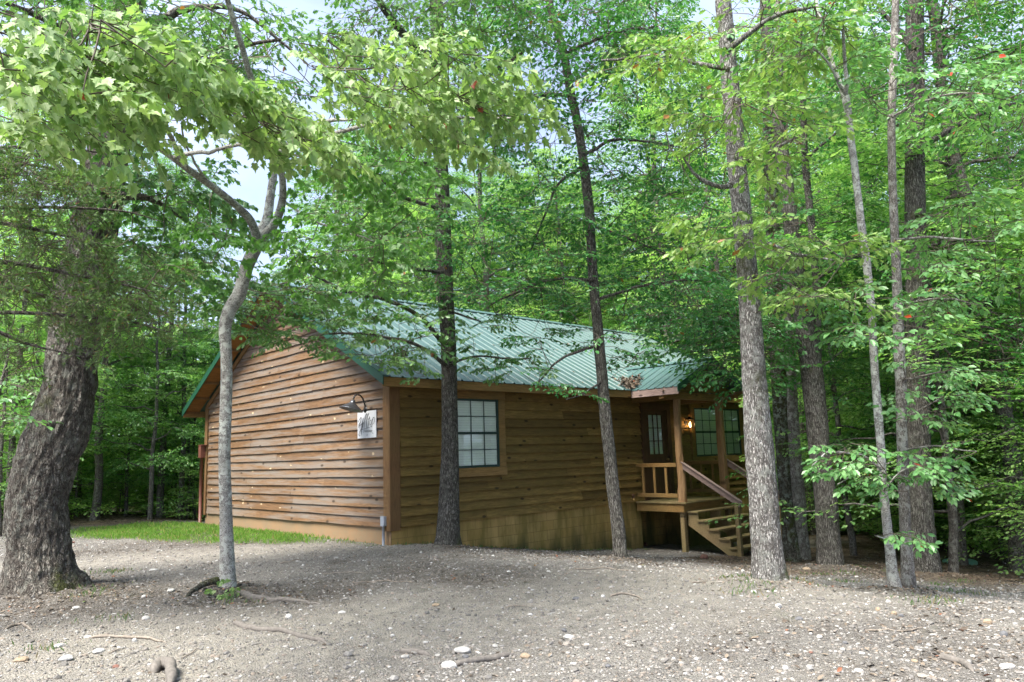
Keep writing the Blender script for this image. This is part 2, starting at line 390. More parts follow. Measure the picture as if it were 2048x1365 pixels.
def trunk_pts(px,base,lean=0,step=.06,sink=.12):
    """px: (x,y,width) on the photograph, from the base upwards; the stem stands in the vertical plane through its base"""
    h=np.array([base[0]-CAM[0],base[1]-CAM[1],0]); h/=np.linalg.norm(h); out=[]
    for i,(x,y,w) in enumerate(px):
        v=ray(x,y); t=np.dot(base-CAM,h)/np.dot(v,h); p=CAM+v*t
        if lean: t2=t+lean*max(0,p[2]-base[2]); p=CAM+v*t2; t=t2
        out.append([*p,w*.5*t*np.dot(v,-ROT[:,2])/F])
    out=np.array(out); 
    if sink: out=np.vstack([[out[0,0],out[0,1],out[0,2]-sink,out[0,3]*1.04],out])
    return resample(out,step)
def add_trunk(T,pts,n=28,amp=.05,lobes=5,flare=.0,seed=1,fh=.3,ridge=0):
    P=pts[:,:3]; V,Fq=tube_arr(P,pts[:,3],n,bark_rough(P,pts[:,3],amp,lobes,flare,seed,fh=fh,ridge=ridge)); T.raw(V,Fq)
def limb(T,a,b,r0,r1,sag=.0,n=6,wig=.08):
    a=np.array(a,float);b=np.array(b,float);l=np.linalg.norm(b-a);m=max(3,int(l/.25))
    t=np.linspace(0,1,m+1)[:,None]
    w=np.cumsum(rng.standard_normal((m+1,3)),0)*wig*l/m; w-=w[0]; w-=t*w[-1]
    X=a+(b-a)*t+w+np.array([0,0,1.])*sag*np.sin(np.pi*t)
    T.add(X,np.linspace(r0,r1,m+1),n); return X
def inpoly(x,y,poly):
    c=False;n=len(poly)
    for i in range(n):
        x1,y1=poly[i];x2,y2=poly[i-1]
        if (y1>y)!=(y2>y) and x<(x2-x1)*(y-y1)/(y2-y1)+x1: c=not c
    return c
def fill(Fo,T,poly,d0,d1,n,anchors,scale=1.0,keep=1.0,pitch=0,yaw=None,tr=.0035,reach=True,jit=.5):
    """leafy sprays through a block of air between two distances, each joined by a twig to the nearest limb"""
    xs=[p[0] for p in poly];ys=[p[1] for p in poly]; A=np.vstack(anchors); k=0; g=0
    while k<n and g<n*50:
        g+=1
        x=rng.uniform(min(xs),max(xs)); y=rng.uniform(min(ys),max(ys))
        if not inpoly(x,y,poly): continue
        p=at(x,y,rng.uniform(d0,d1)); k+=1
        dist=np.linalg.norm(A-p,axis=1)+rng.random(len(A))*.25; q=A[np.argmin(dist)]
        v=p-q; ya=math.atan2(v[1],v[0]) if yaw is None else yaw
        ya+=rng.normal()*jit; sc=scale*rng.uniform(.75,1.25)
        Fo.put(p,ya,pitch+rng.normal()*.15,rng.normal()*.25,sc,keep,T,tr)
        if reach:
            l=np.linalg.norm(v); 
            if l>.1:
                X=limb(T,q,p,min(.02,.004+.006*l),.004,sag=-.04*l,n=3,wig=.12)
                if rng.random()<.5 : A=np.vstack([A,X[1:]])
# ------------------------------------------------------------------ world, sun, camera
SUN_EL,SUN_AZ=R_(58),R_(186)      # azimuth measured from +X towards +Y
w=bpy.data.worlds.new('World'); scene.world=w; w.use_nodes=True; nt=w.node_tree
bg=nt.nodes['Background']; sky=nt.nodes.new('ShaderNodeTexSky'); sky.sky_type='NISHITA'; sky.sun_disc=False
sky.sun_elevation=SUN_EL; sky.sun_rotation=R_(90)-SUN_AZ; sky.dust_density=2.0; sky.air_density=1.0
tc=nt.nodes.new('ShaderNodeTexCoord'); mp=nt.nodes.new('ShaderNodeMapping'); mp.inputs['Scale'].default_value=(1,1,2.2)
nz=nt.nodes.new('ShaderNodeTexNoise'); nz.inputs['Scale'].default_value=2.2; nz.inputs['Detail'].default_value=6; nz.inputs['Roughness'].default_value=.6
rp=nt.nodes.new('ShaderNodeValToRGB'); rp.color_ramp.elements[0].position=.33; rp.color_ramp.elements[1].position=.62
rp.color_ramp.elements[0].color=(.45,.45,.45,1); rp.color_ramp.elements[1].color=(1,1,1,1)
mx=nt.nodes.new('ShaderNodeMix'); mx.data_type='RGBA'; mx.inputs[7].default_value=(3.7,4.4,6.1,1)
L_=nt.links.new
L_(tc.outputs['Generated'],mp.inputs[0]);L_(mp.outputs[0],nz.inputs['Vector']);L_(nz.outputs[0],rp.inputs[0]);L_(rp.outputs[0],mx.inputs[0]);L_(sky.outputs[0],mx.inputs[6]);L_(mx.outputs[2],bg.inputs[0])
bg.inputs[1].default_value=.098
sd=bpy.data.lights.new('sun','SUN'); sd.energy=5.0; sd.angle=R_(30); sd.color=(1,.95,.86)
so=bpy.data.objects.new('sun',sd); COL.objects.link(so)
sv=Vector((math.cos(SUN_EL)*math.cos(SUN_AZ),math.cos(SUN_EL)*math.sin(SUN_AZ),math.sin(SUN_EL)))
so.rotation_euler=sv.to_track_quat('Z','Y').to_euler(); so.location=(-20,5,25)
cd=bpy.data.cameras.new('camera'); cam=bpy.data.objects.new('camera',cd); COL.objects.link(cam); scene.camera=cam
cd.sensor_width=36; cd.lens=36*F/2048; cd.clip_end=900; cd.clip_start=.1
cam.matrix_world=Matrix([[*ROT[0],CAM[0]],[*ROT[1],CAM[1]],[*ROT[2],CAM[2]],[0,0,0,1]])
scene.view_settings.view_transform='Standard'; scene.view_settings.look='None'; scene.view_settings.exposure=1.52; scene.view_settings.gamma=1
scene.cycles.max_bounces=9; scene.cycles.diffuse_bounces=8; scene.cycles.glossy_bounces=2; scene.cycles.transmission_bounces=6; scene.cycles.adaptive_threshold=.03; scene.cycles.transparent_max_bounces=8
scene.cycles.use_adaptive_sampling=True

# ------------------------------------------------------------------ ground
def axis_(lo,hi,d0,d1,far):
    a=np.arange(lo,hi,d0); out=[hi]; s=d0
    while out[-1]<far: s*=1.13; out.append(out[-1]+s)
    ou=[lo]; s=d0
    while ou[-1]>d1: s*=1.13; ou.append(ou[-1]-s)
    return np.concatenate([ou[::-1][:-1],a,out])
gx=axis_(-10,7.5,.055,-300,300); gy=axis_(-10.5,5,.055,-200,400)
X,Y=np.meshgrid(gx,gy,indexing='ij')
def zones(X,Y):
    p=v3(X,Y,0*X)
    n=fbm(p*.55,3,4); n2=fbm(p*2.1,5,3)
    litter=1/(1+np.exp(-(n*9+n2*4-.2)))
    # dark leaf mould round the tree feet, worn driveway between
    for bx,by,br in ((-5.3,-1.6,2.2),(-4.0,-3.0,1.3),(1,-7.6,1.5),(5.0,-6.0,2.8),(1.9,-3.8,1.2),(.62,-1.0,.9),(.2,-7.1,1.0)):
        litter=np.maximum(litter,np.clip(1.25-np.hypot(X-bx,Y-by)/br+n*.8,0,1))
    drive=np.clip(1.3-np.abs((Y+5.2)+.32*(X+4.5)+n*2)/1.7,0,1)*np.clip((4-X)/3,0,1)
    drive=np.maximum(drive,np.clip(1.2-np.abs((Y-1.2)-.55*(X+2.4)*-1+n*1.4)/1.5,0,1)*(X<1)*(Y>-1))
    litter=litter*(1-.8*np.clip(drive,0,1))
    floor=np.clip((Y-10.4+n*3)/1.2,0,1)
    floor=np.maximum(floor,np.clip((X-4.2+n*5+(Y+7)*.4)/2.5,0,1)*(Y<-2.2))
    floor=np.maximum(floor,np.clip((X-13.6)/1,0,1))
    lawn=np.clip(1.6-np.abs((Y-5.3)/3.6)**2-np.maximum(0,(-2.9-X)/1.3)+n*2.2,0,1)*(X<.2)*np.clip((X+ (8.4-Y)*.0+3.8),0,1)
    lawn=lawn*np.clip((X+ .0 + .42*(Y-1.0)+1.1+n)*1.2,0,1)
    return litter,floor,lawn,drive
lit,flo,lawn,drv=zones(X,Y)
near=np.clip(1-(np.hypot(X+4,Y+6)-14)/20,0,1)
Z=hgt(X,Y)+ (fbm(v3(X,Y,0*X)*1.1,11,3)*.05 + fbm(v3(X,Y,0*X)*6,12,3)*.035+ fbm(v3(X,Y,0*X)*14,13,2)*.032*(1+lit))*near + fbm(v3(X,Y,0*X)*.12,15,3)*1.2*(1-near)*(np.hypot(X-4,Y-4)>18)
FEET=[(-5.47,-.83,.75,.10),(-3.97,-2.5,.35,.07),(.62,-.8,.5,.07),(1.92,-3.53,.45,.08),(.24,-6.99,.5,.08),(5.71,-5.2,.6,.1),(1.05,-8.02,.3,.06),(1.69,-7.93,.3,.06),(6.25,-6.55,.6,.1)]
for bx,by,br,bh in FEET: Z=Z+bh*np.exp(-((X-bx)**2+(Y-by)**2)/(2*(br*.75)**2))
ins=(X>-.05)&(Y>-.05)&(X<13.2)&(Y<8.5); 
nx,ny=X.shape
idx=np.arange(nx*ny).reshape(nx,ny)
q=np.stack([idx[:-1,:-1],idx[1:,:-1],idx[1:,1:],idx[:-1,1:]],-1).reshape(-1,4)
m=NT('ground')
att=m.n('ShaderNodeAttribute'); att.attribute_name='zone'
sp_=m.n('ShaderNodeSeparateColor'); m.t.links.new(att.outputs['Color'],sp_.inputs[0])
litn,flon,lawnn=sp_.outputs[0],sp_.outputs[1],sp_.outputs[2]
co=m.coord('Object')
def cellcol(scale,stops):
    vo=m.n('ShaderNodeTexVoronoi',_feature='F1',Scale=scale); m.t.links.new(co,vo.inputs['Vector'])
    s2=m.n('ShaderNodeSeparateColor'); m.t.links.new(vo.outputs['Color'],s2.inputs[0])
    return m.ramp(s2.outputs[0],stops),vo.outputs['Distance']
c1,d1=cellcol(60,[(0,(.09,.084,.076)),(.35,(.18,.171,.157)),(.7,(.27,.258,.237)),(.93,(.36,.347,.32)),(1,(.50,.49,.46))])
c2,d2=cellcol(150,[(0,(.12,.113,.103)),(.5,(.215,.204,.187)),(.85,(.30,.287,.265)),(1,(.42,.41,.38))])
gv=m.mix(.55,c1,c2)
big=m.noise(co,.7,4,.6); med=m.noise(co,5,5,.65); fin=m.noise(co,90,3,.7)
gv=m.mix(m.math('MULTIPLY',m.ramp(big,[(.42,.0),(.62,.7)]),.7),gv,(.30,.277,.24))
gv=m.mix(m.ramp(med,[(.35,.45),(.6,.0)]),gv,(.14,.128,.115))
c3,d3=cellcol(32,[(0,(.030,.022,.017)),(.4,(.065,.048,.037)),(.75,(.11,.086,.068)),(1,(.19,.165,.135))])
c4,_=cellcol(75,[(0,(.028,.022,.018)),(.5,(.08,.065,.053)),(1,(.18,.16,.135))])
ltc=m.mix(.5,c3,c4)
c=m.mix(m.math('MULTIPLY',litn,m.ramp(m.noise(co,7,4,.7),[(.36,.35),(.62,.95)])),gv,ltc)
fl=m.mix(m.ramp(m.noise(co,2.5,4,.6),[(.4,.0),(.6,1.0)]),(.085,.060,.040),(.24,.175,.12))
fl=m.mix(.4,fl,c3)
c=m.mix(m.math('MULTIPLY',att.outputs['Alpha'],m.ramp(med,[(.35,.2),(.6,.75)])),c,(.36,.33,.28))
c=m.mix(flon,c,fl)
c=m.mix(m.math('MULTIPLY',lawnn,.8),c,(.08,.11,.03))
moss=m.ramp(m.noise(co,1.3,4,.6),[(.60,.0),(.68,.35)])
c=m.mix(m.math('MULTIPLY',moss,litn),c,(.06,.09,.028))
hh=m.math('ADD',m.math('MULTIPLY',d1,-1.2),m.math('ADD',m.math('MULTIPLY',d2,-.6),m.math('MULTIPLY',fin,.8)))
m.bsdf(c,.92,m.bump(hh,.85,.026),spec=.2)
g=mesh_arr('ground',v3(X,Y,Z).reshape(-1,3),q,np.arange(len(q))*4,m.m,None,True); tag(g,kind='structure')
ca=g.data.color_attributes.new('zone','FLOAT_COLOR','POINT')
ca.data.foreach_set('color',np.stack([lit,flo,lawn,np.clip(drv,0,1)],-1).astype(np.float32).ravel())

# gravel, leaf litter, grass (nobody could count them)
def scatter(n,dens=lambda x,y:1.0,dmin=3.8,dmax=20,pw=1.0,xr=(-420,2650)):
    out=[]
    while sum(len(o) for o in out)<n:
        k=n; a=rng.uniform(xr[0],xr[1],k); dd=dmin+(dmax-dmin)*rng.random(k)**pw
        vx=(a-CX)/F; fx=ROT[0,0]*vx-ROT[0,2]*1.0; fy=ROT[1,0]*vx-ROT[1,2]*1.0
        x=CAM[0]+fx*dd; y=CAM[1]+fy*dd
        keep=(rng.random(k)<dens(x,y))&~((x>-.12)&(y>-.1)&(x<13.3)&(y<8.6))
        out.append(np.stack([x[keep],y[keep]],1))
    o=np.vstack(out)[:n]; 
    return o
def gz(x,y):
    # interpolate the displaced ground
    i=np.clip(np.searchsorted(gx,x)-1,0,len(gx)-2); j=np.clip(np.searchsorted(gy,y)-1,0,len(gy)-2)
    tx=(x-gx[i])/(gx[i+1]-gx[i]); ty=(y-gy[j])/(gy[j+1]-gy[j])
    return Z[i,j]*(1-tx)*(1-ty)+Z[i+1,j]*tx*(1-ty)+Z[i,j+1]*(1-tx)*ty+Z[i+1,j+1]*tx*ty
t_=(1+5**.5)/2
ICO=np.array([(-1,t_,0),(1,t_,0),(-1,-t_,0),(1,-t_,0),(0,-1,t_),(0,1,t_),(0,-1,-t_),(0,1,-t_),(t_,0,-1),(t_,0,1),(-t_,0,-1),(-t_,0,1)])/1.902
ICF=np.array([(0,11,5),(0,5,1),(0,1,7),(0,7,10),(0,10,11),(1,5,9),(5,11,4),(11,10,2),(10,7,6),(7,1,8),(3,9,4),(3,4,2),(3,2,6),(3,6,8),(3,8,9),(4,9,5),(2,4,11),(6,2,10),(8,6,7),(9,8,1)])
def stones(name,P,size,mat,sink=.35,flat=(.45,.8)):
    N=len(P); yaw=rng.random(N)*6.28; sx=size*rng.uniform(.8,1.4,N); sy=size*rng.uniform(.6,1.0,N); sz=size*rng.uniform(*flat,N)
    V=ICO[None]*(1+.35*(rng.random((N,12,1))-.5)); V=V*np.stack([sx,sy,sz],-1)[:,None]
    c,s=np.cos(yaw)[:,None],np.sin(yaw)[:,None]
    x=V[...,0]*c-V[...,1]*s+P[:,None,0]; y=V[...,0]*s+V[...,1]*c+P[:,None,1]; z=V[...,2]+(gz(P[:,0],P[:,1])+sz*(1-2*sink)*.9)[:,None]
    V=np.stack([x,y,z],-1).reshape(-1,3); Fq=(np.arange(N)[:,None,None]*12+ICF[None]).reshape(-1,3)
    return mesh_arr(name,V,Fq,np.arange(len(Fq))*3,mat)
m=NT('pebble'); isl=m.island(); n_=m.noise(m.coord('Object'),60,4,.6)
c=m.ramp(isl,[(0,(.09,.086,.08)),(.2,(.15,.143,.134)),(.45,(.20,.19,.178)),(.6,(.22,.18,.145)),(.82,(.255,.245,.23)),(.96,(.36,.35,.33)),(1,(.56,.55,.53))])
c=m.mix(m.ramp(n_,[(.35,.35),(.6,.0)]),c,(.17,.15,.13)); m.bsdf(c,.8,m.bump(n_,.3,.004),spec=.3); M['pebble']=m.m
def dn(x,y):
    l,f,la,d=zones(x,y); return np.clip(.9-.35*l-.75*f-la-.45*d*np.clip(.5+4*fbm(v3(x,y,0*x)*1.6,91,2),0,1),0.04,1)
P=scatter(92000,dn,3.9,18,1.45); s=.004+.012*rng.random(len(P))**2.4+.020*(rng.random(len(P))<.04)*rng.random(len(P))
s*=1+.3*np.clip((np.hypot(P[:,0]-CAM[0],P[:,1]-CAM[1])-7)/8,0,1)
tag(stones('gravel',P,s,M['pebble']),kind='stuff')
m=NT('dead_leaf'); isl=m.island()
c=m.ramp(isl,[(0,(.055,.045,.036)),(.4,(.10,.078,.060)),(.7,(.16,.13,.10)),(.93,(.21,.17,.13)),(.985,(.20,.07,.035)),(1,(.09,.14,.03))]); m.bsdf(c,.8,spec=.2); M['dead']=m.m
def dl(x,y):
    l,f,la,d=zones(x,y); return np.clip(.03+.7*l*l+.9*f-la*.8-.3*d,0.012,1)
P=scatter(34000,dl,3.9,26,1.3)
P=np.vstack([P]+[np.stack([rng.normal(bx,br*.75,260),rng.normal(by,br*.75,260)],1) for bx,by,br,bh in FEET]); N=len(P); a=rng.random(N)*6.28
z=gz(P[:,0],P[:,1])+.008
build_leaves('leaf_litter',(np.column_stack([P,z]),np.stack([np.cos(a),np.sin(a),rng.normal(0,.3,N)],1),np.stack([rng.normal(0,.5,N),rng.normal(0,.5,N),np.ones(N)],1),rng.uniform(.02,.055,N)),'oval',M['dead'],None)['kind']='stuff'
def blades(name,P,h,mat,per=1):
    N=len(P); a=rng.random(N)*6.28; z=gz(P[:,0],P[:,1])-.005
    lean=rng.uniform(.1,.9,N); d=np.stack([np.cos(a)*lean,np.sin(a)*lean,np.ones(N)],1)
    return build_leaves(name,(np.column_stack([P,z]),d,np.stack([np.cos(a+1.5),np.sin(a+1.5),.2*np.ones(N)],1),h),'needle',mat,None)
gp=np.stack([rng.uniform(-6.5,-.15,90000),rng.uniform(.3,9.6,90000)],1)
la=zones(gp[:,0],gp[:,1])[2]; gp=gp[rng.random(len(gp))<la*.95*np.clip(.55+fbm(v3(gp[:,0],gp[:,1],0*gp[:,0])*2.5,77,3)*2.2,.08,1)]
tag(blades('lawn_grass',gp,rng.uniform(.04,.11,len(gp)),M['grass']),kind='stuff')
# weeds and tufts along the foundation and round the tree feet
wp=[]
for cx_,cy_,r_,n_ in [(x,-.25+.1*math.sin(x*9),.10,45) for x in np.arange(.2,7,.42)]+[(-.3,y,.12,40) for y in np.arange(.1,1.6,.4)]:
    wp.append(np.stack([rng.normal(cx_,r_*1.2,n_),rng.normal(cy_,r_*.6,n_)],1))
for px_,py_ in ((1500,1178),(1480,1165),(1600,1172),(1640,1150),(1700,1150),(1720,1140),(1690,1165),(1880,1170),(1900,1185),(1870,1200),(1930,1165),(1840,1205),(215,1145),(175,1200),(190,1190),(470,1205),(240,1145),(1960,1190),(100,1300),(215,1240),(1500,1190),(1790,1150)):
    g_=ground(px_,py_); wp.append(np.stack([rng.normal(g_[0],.13,60),rng.normal(g_[1],.13,60)],1))
wp=np.vstack(wp); wp=wp[~((wp[:,0]>-.05)&(wp[:,1]>-.02))]
tag(blades('weeds',wp,rng.uniform(.025,.08,len(wp)),M['weed']),kind='stuff')

# ------------------------------------------------------------------ the cabin
W_=8.4; LN=13.1; E0=.25; EX=.177; EAVE=2.88; SL=.55; OV=.45
M['side_gable']=wood_mat('side_gable',[(.090,.047,.021),(.160,.088,.042),(.230,.138,.072)],'y',.35,grey=(.155,.132,.112),flake=((.44,.34,.21),.17))
M['side_front']=wood_mat('side_front',[(.075,.044,.013),(.215,.130,.036),(.41,.26,.080)],'x',.6,stain=(.125,.090,.026))
M['trim_wood']=wood_mat('trim_wood',[(.12,.060,.025),(.19,.098,.040),(.26,.145,.062)],'z',0,stain=(.15,.10,.04))
M['trim_x']=wood_mat('trim_x',[(.17,.088,.028),(.27,.15,.048),(.34,.21,.085)],'x',.3,stain=(.14,.11,.04))
M['deck_wood']=wood_mat('deck_wood',[(.18,.125,.060),(.27,.19,.092),(.36,.27,.15)],'x',.3,stain=(.14,.14,.055))
M['rail_wood']=wood_mat('rail_wood',[(.20,.13,.11),(.29,.20,.17),(.38,.29,.26)],'y',.1,stain=(.20,.16,.14))
M['log']=wood_mat('log',[(.20,.11,.05),(.33,.20,.10),(.46,.36,.25)],'z',.5,stain=(.30,.17,.07))
M['soffit']=wood_mat('soffit',[(.20,.08,.025),(.29,.13,.042),(.37,.18,.065)],'x',.6)
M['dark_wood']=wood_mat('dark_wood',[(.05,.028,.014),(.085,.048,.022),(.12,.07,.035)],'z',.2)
def metal_roof(name,col,dust):
    m=NT(name); n=m.noise(m.coord('Object'),3,5,.6); n2=m.noise(m.coord('Object'),40,3,.6)
    c=m.mix(m.ramp(n,[(.3,.1),(.75,.55)]),col,dust); m.bsdf(c,m.ramp(n,[(.3,.40),(.7,.55)]),m.bump(n2,.05,.004),metallic=.0,spec=.42); return m.m
M['roof']=metal_roof('roof',(.040,.092,.085),(.085,.13,.13))
M['roof_trim']=metal_roof('roof_trim',(.004,.045,.024),(.007,.062,.034))
m=NT('block'); 
tc_=m.n('ShaderNodeTexCoord').outputs['Object']; sx_=m.n('ShaderNodeSeparateXYZ'); m.t.links.new(tc_,sx_.inputs[0])
cb=m.n('ShaderNodeCombineXYZ'); m.t.links.new(m.math('ADD',sx_.outputs[0],sx_.outputs[1]),cb.inputs[0]); m.t.links.new(m.math('ADD',sx_.outputs[2],.15),cb.inputs[1])
br=m.n('ShaderNodeTexBrick',Scale=1.0); m.t.links.new(cb.outputs[0],br.inputs['Vector']); br.inputs['Brick Width'].default_value=.4; br.inputs['Row Height'].default_value=.2; br.inputs['Mortar Size'].default_value=.006
br.inputs['Color1'].default_value=(.40,.25,.075,1); br.inputs['Color2'].default_value=(.50,.33,.12,1); br.inputs['Mortar'].default_value=(.27,.17,.055,1)
n1=m.noise(m.coord('Object',(1,1,.25)),2.6,5,.65); n2=m.noise(m.coord('Object'),30,4,.6)
n3=m.math('ADD',m.math('MULTIPLY',sx_.outputs[2],-.55),m.math('MULTIPLY_ADD',m.noise(m.coord('Object',(1,1,.3)),1.7,4,.6),1.1,-.55))
c=m.mix(m.ramp(n1,[(.40,.0),(.60,.85)]),br.outputs[0],(.20,.145,.035))
c=m.mix(m.ramp(n3,[(.12,.0),(.45,.85)]),c,(.04,.048,.014))
m.bsdf(c,.85,m.bump(m.math('MULTIPLY_ADD',n2,.4,m.math('MULTIPLY',br.outputs[1],-1)),.5,.01)); M['block']=m.m
m=NT('block_end'); n1=m.noise(m.coord('Object'),1.6,4,.6); c=m.mix(m.ramp(n1,[(.35,.0),(.65,1.0)]),(.24,.155,.08),(.19,.145,.085)); c=m.mix(m.ramp(m.noise(m.coord('Object'),24,4,.7),[(.4,.3),(.6,.0)]),c,(.26,.12,.055)); m.bsdf(c,.85,m.bump(n1,.2,.01)); M['block_end']=m.m
m=NT('glass'); 
gl=m.n('ShaderNodeBsdfGlossy',Roughness=.02); tr=m.n('ShaderNodeBsdfTransparent'); tr.inputs[0].default_value=(.93,.97,.94,1); gl.inputs[0].default_value=(.9,1,.93,1)
fr=m.n('ShaderNodeFresnel',IOR=1.5); ms=m.n('ShaderNodeMixShader'); m.t.links.new(m.math('MULTIPLY_ADD',fr.outputs[0],1.3,.06),ms.inputs[0]); m.t.links.new(tr.outputs[0],ms.inputs[1]); m.t.links.new(gl.outputs[0],ms.inputs[2]); m.t.links.new(ms.outputs[0],m.out.inputs[0]); M['glass']=m.m
m=NT('blind'); z_=m.n('ShaderNodeSeparateXYZ'); m.t.links.new(m.n('ShaderNodeTexCoord').outputs['Object'],z_.inputs[0]); s_=m.math('FRACT',m.math('MULTIPLY',z_.outputs[2],20.0)); c=m.ramp(s_,[(0,(.5,.51,.49)),(.15,(.86,.87,.84)),(1,(.80,.81,.78))]); m.bsdf(c,.6); M['blind']=m.m
M['sash']=plain('sash',(.012,.035,.028),.4); M['black']=plain('black_metal',(.02,.02,.022),.4,.5); M['zinc']=plain('zinc',(.16,.17,.19),.35,.8,.25,20)
M['white']=plain('white_board',(.50,.51,.53),.5,0,.03,4); M['ink']=plain('ink',(.02,.02,.02),.6)
M['red_pipe']=plain('red_pipe',(.13,.045,.03),.5,0,.15); M['grey_pipe']=plain('grey_pipe',(.36,.38,.42),.5,.2,.12)
M['brass']=plain('brass',(.35,.25,.1),.3,.9); M['rock_white']=plain('rock_white',(.37,.36,.34),.85,0,.25,14,.5); M['rock_tan']=plain('rock_tan',(.27,.205,.14),.85,0,.25,14,.5); M['rock_grey']=plain('rock_grey',(.11,.11,.115),.8,0,.25,14,.5); M['rock_red']=plain('rock_red',(.16,.075,.055),.85,0,.3,14,.5)
M['root']=plain('root',(.14,.125,.11),.9,0,.35,30,.6)
M['dead_wood']=wood_mat('dead_wood',[(.16,.13,.10),(.26,.22,.18),(.36,.32,.27)],'x',0)
M['lid']=plain('lid',(.13,.30,.24),.6,0,.1)
m=NT('bulb'); e=m.n('ShaderNodeEmission',Strength=9.0); e.inputs[0].default_value=(1,.62,.28,1); m.t.links.new(e.outputs[0],m.out.inputs[0]); M['bulb']=m.m

cab=empty('cabin',(0,0,0),'brown wooden cabin with green metal roof, block foundation and small front porch','cabin')
def lap(mb,a0,a1,z0,face,jit,top=None,z1=None,lip=.052):
    """one lap board from a0 to a1; face(a,out,z) gives a point, out = how far it stands off the wall"""
    z1=z0+EX+.012 if z1 is None else z1
    n=max(1,int((a1-a0)/.28)); A=np.linspace(a0,a1,n+1)
    b=z0+jit*np.clip(np.cumsum(rng.normal(0,.45,n+1))-.0,-1.6,1.6); o=lip+rng.normal(0,.003,n+1)
    V=[];Fs=[]
    for i,a in enumerate(A):
        at_=a if top is None else min(max(a,top[0]),top[1]); dz=0
        V+= [face(a,.0,b[i]),face(a,o[i],b[i]),face(at_,.0,z1)]
    for i in range(n):
        k=3*i; Fs+=[(k,k+3,k+4,k+1),(k+1,k+4,k+5,k+2)]
    mb.add(V,Fs)
def split(a0,a1):
    out=[a0]; 
    while a1-out[-1]>3.6: out.append(out[-1]+rng.uniform(1.8,3.6))
    return out+[a1]
mb=MB()
ff=lambda a,o,z:(a,-o,z)
for k in range(14):
    z0=E0+k*EX
    s=split(.19,LN-.19)
    for a,b in zip(s[:-1],s[1:]):
        segs=[(a,b-.002)]
        for o0,o1,oz0,oz1 in ((1.46,2.59,1.2,2.6),(9.65,12.01,1.22,2.58),(7.48,8.42,.2,2.5)):
            if z0+EX>oz0 and z0<oz1:
                segs=[q for u,v in segs for q in (((u,v),) if v<=o0 or u>=o1 else ((u,min(v,o0)),(max(u,o1),v))) if q[1]-q[0]>.02]
        for u,v in segs: lap(mb,u,v,z0,ff,.0022,z1=min(z0+EX+.012,2.74))
mb.box(.0,LN,.002,.03,E0,2.76)
mb.build('front_wall',M['side_front'],cab)
mb=MB(); fg=lambda a,o,z:(-o,a,z)
ztop=EAVE+SL*(W_/2+OV)-.16
for k in range(28):
    z0=E0+k*EX; z1=min(z0+EX+.012,ztop)
    if z0>ztop-.08: break
    lo=lambda z:max(.19 if z<2.72 else 0.0,(z-(EAVE-.15))/SL-OV)
    a0,a1=lo(z0),W_-lo(z0); t0,t1=lo(z1),W_-lo(z1)
    if a1-a0<.3: break
    s=split(a0,a1)
    for a,b in zip(s[:-1],s[1:]): lap(mb,a,b-.002,z0,fg,.0055,top=(t0,t1),z1=z1,lip=.036)
zz=EAVE-.15
mb.prism([(.002,.0,E0),(.002,W_,E0),(.002,W_,zz+SL*OV),(.002,W_/2,zz+SL*(W_/2+OV)),(.002,0,zz+SL*OV)],(.025,0,0))
mb.build('gable_wall',M['side_gable'],cab)
mb=MB(); mb.box(0,LN,W_-.03,W_,E0,2.76); mb.prism([(LN,.03,E0),(LN,W_-.03,E0),(LN,W_-.03,zz+SL*OV),(LN,W_/2,zz+SL*(W_/2+OV)),(LN,.03,zz+SL*OV)],(-.025,0,0))
mb.build('back_wall',M['side_gable'],cab)
# corner boards
for nm,b in (('near',[(-.045,-.0,-.045,.15),]),):
    mb=MB(); mb.box(-.045,.18,-.045,0.0,.195,2.74); mb.box(-.045,-.0,.001,.17,.195,2.80); mb.build('corner_board',M['trim_wood'],cab,bevel=.004)
mb=MB(); mb.box(-.045,0,W_-.14,W_+.03,.195,2.9); mb.build('corner_board',M['trim_wood'],cab,bevel=.004)
mb=MB(); mb.box(LN-.18,LN+.04,-.045,0,.195,2.74); mb.build('corner_board',M['trim_wood'],cab,bevel=.004)
# frieze along the rakes
mb=MB()
for sy in (0,1):
    f=(lambda y:y) if not sy else (lambda y:W_-y)
    mb.prism([(-.05,f(-.0),zz+SL*OV-.14),(-.05,f(W_/2-.01),zz+SL*(W_/2+OV)-.14),(-.05,f(W_/2-.01),zz+SL*(W_/2+OV)-.005),(-.05,f(0.0),zz+SL*OV-.005)],(.03,0,0))
mb.build('frieze_board',M['trim_wood'],cab)
# foundation
mb=MB(); mb.box(.03,7.25,.03,.22,-1.9,E0-.004); mb.box(9.25,LN-.03,.03,.22,-1.9,E0-.004); mb.box(7.25,9.25,.75,.9,-1.9,E0-.004); mb.box(7.05,7.25,.22,.75,-1.9,E0-.004); mb.box(9.25,9.45,.22,.75,-1.9,E0-.004); mb.box(LN-.2,LN-.03,.22,W_-.22,-1.9,E0-.004); mb.box(.03,LN-.03,W_-.22,W_-.03,-1.9,E0-.004)
mb.build('foundation',M['block'],cab)
mb=MB(); mb.box(.01,.03,.03,W_-.03,-1.9,E0-.006); mb.box(.03,.22,.22,W_-.22,-1.9,E0-.006); mb.build('foundation',M['block_end'],cab)['label']='orange-cream rendered end of the foundation'
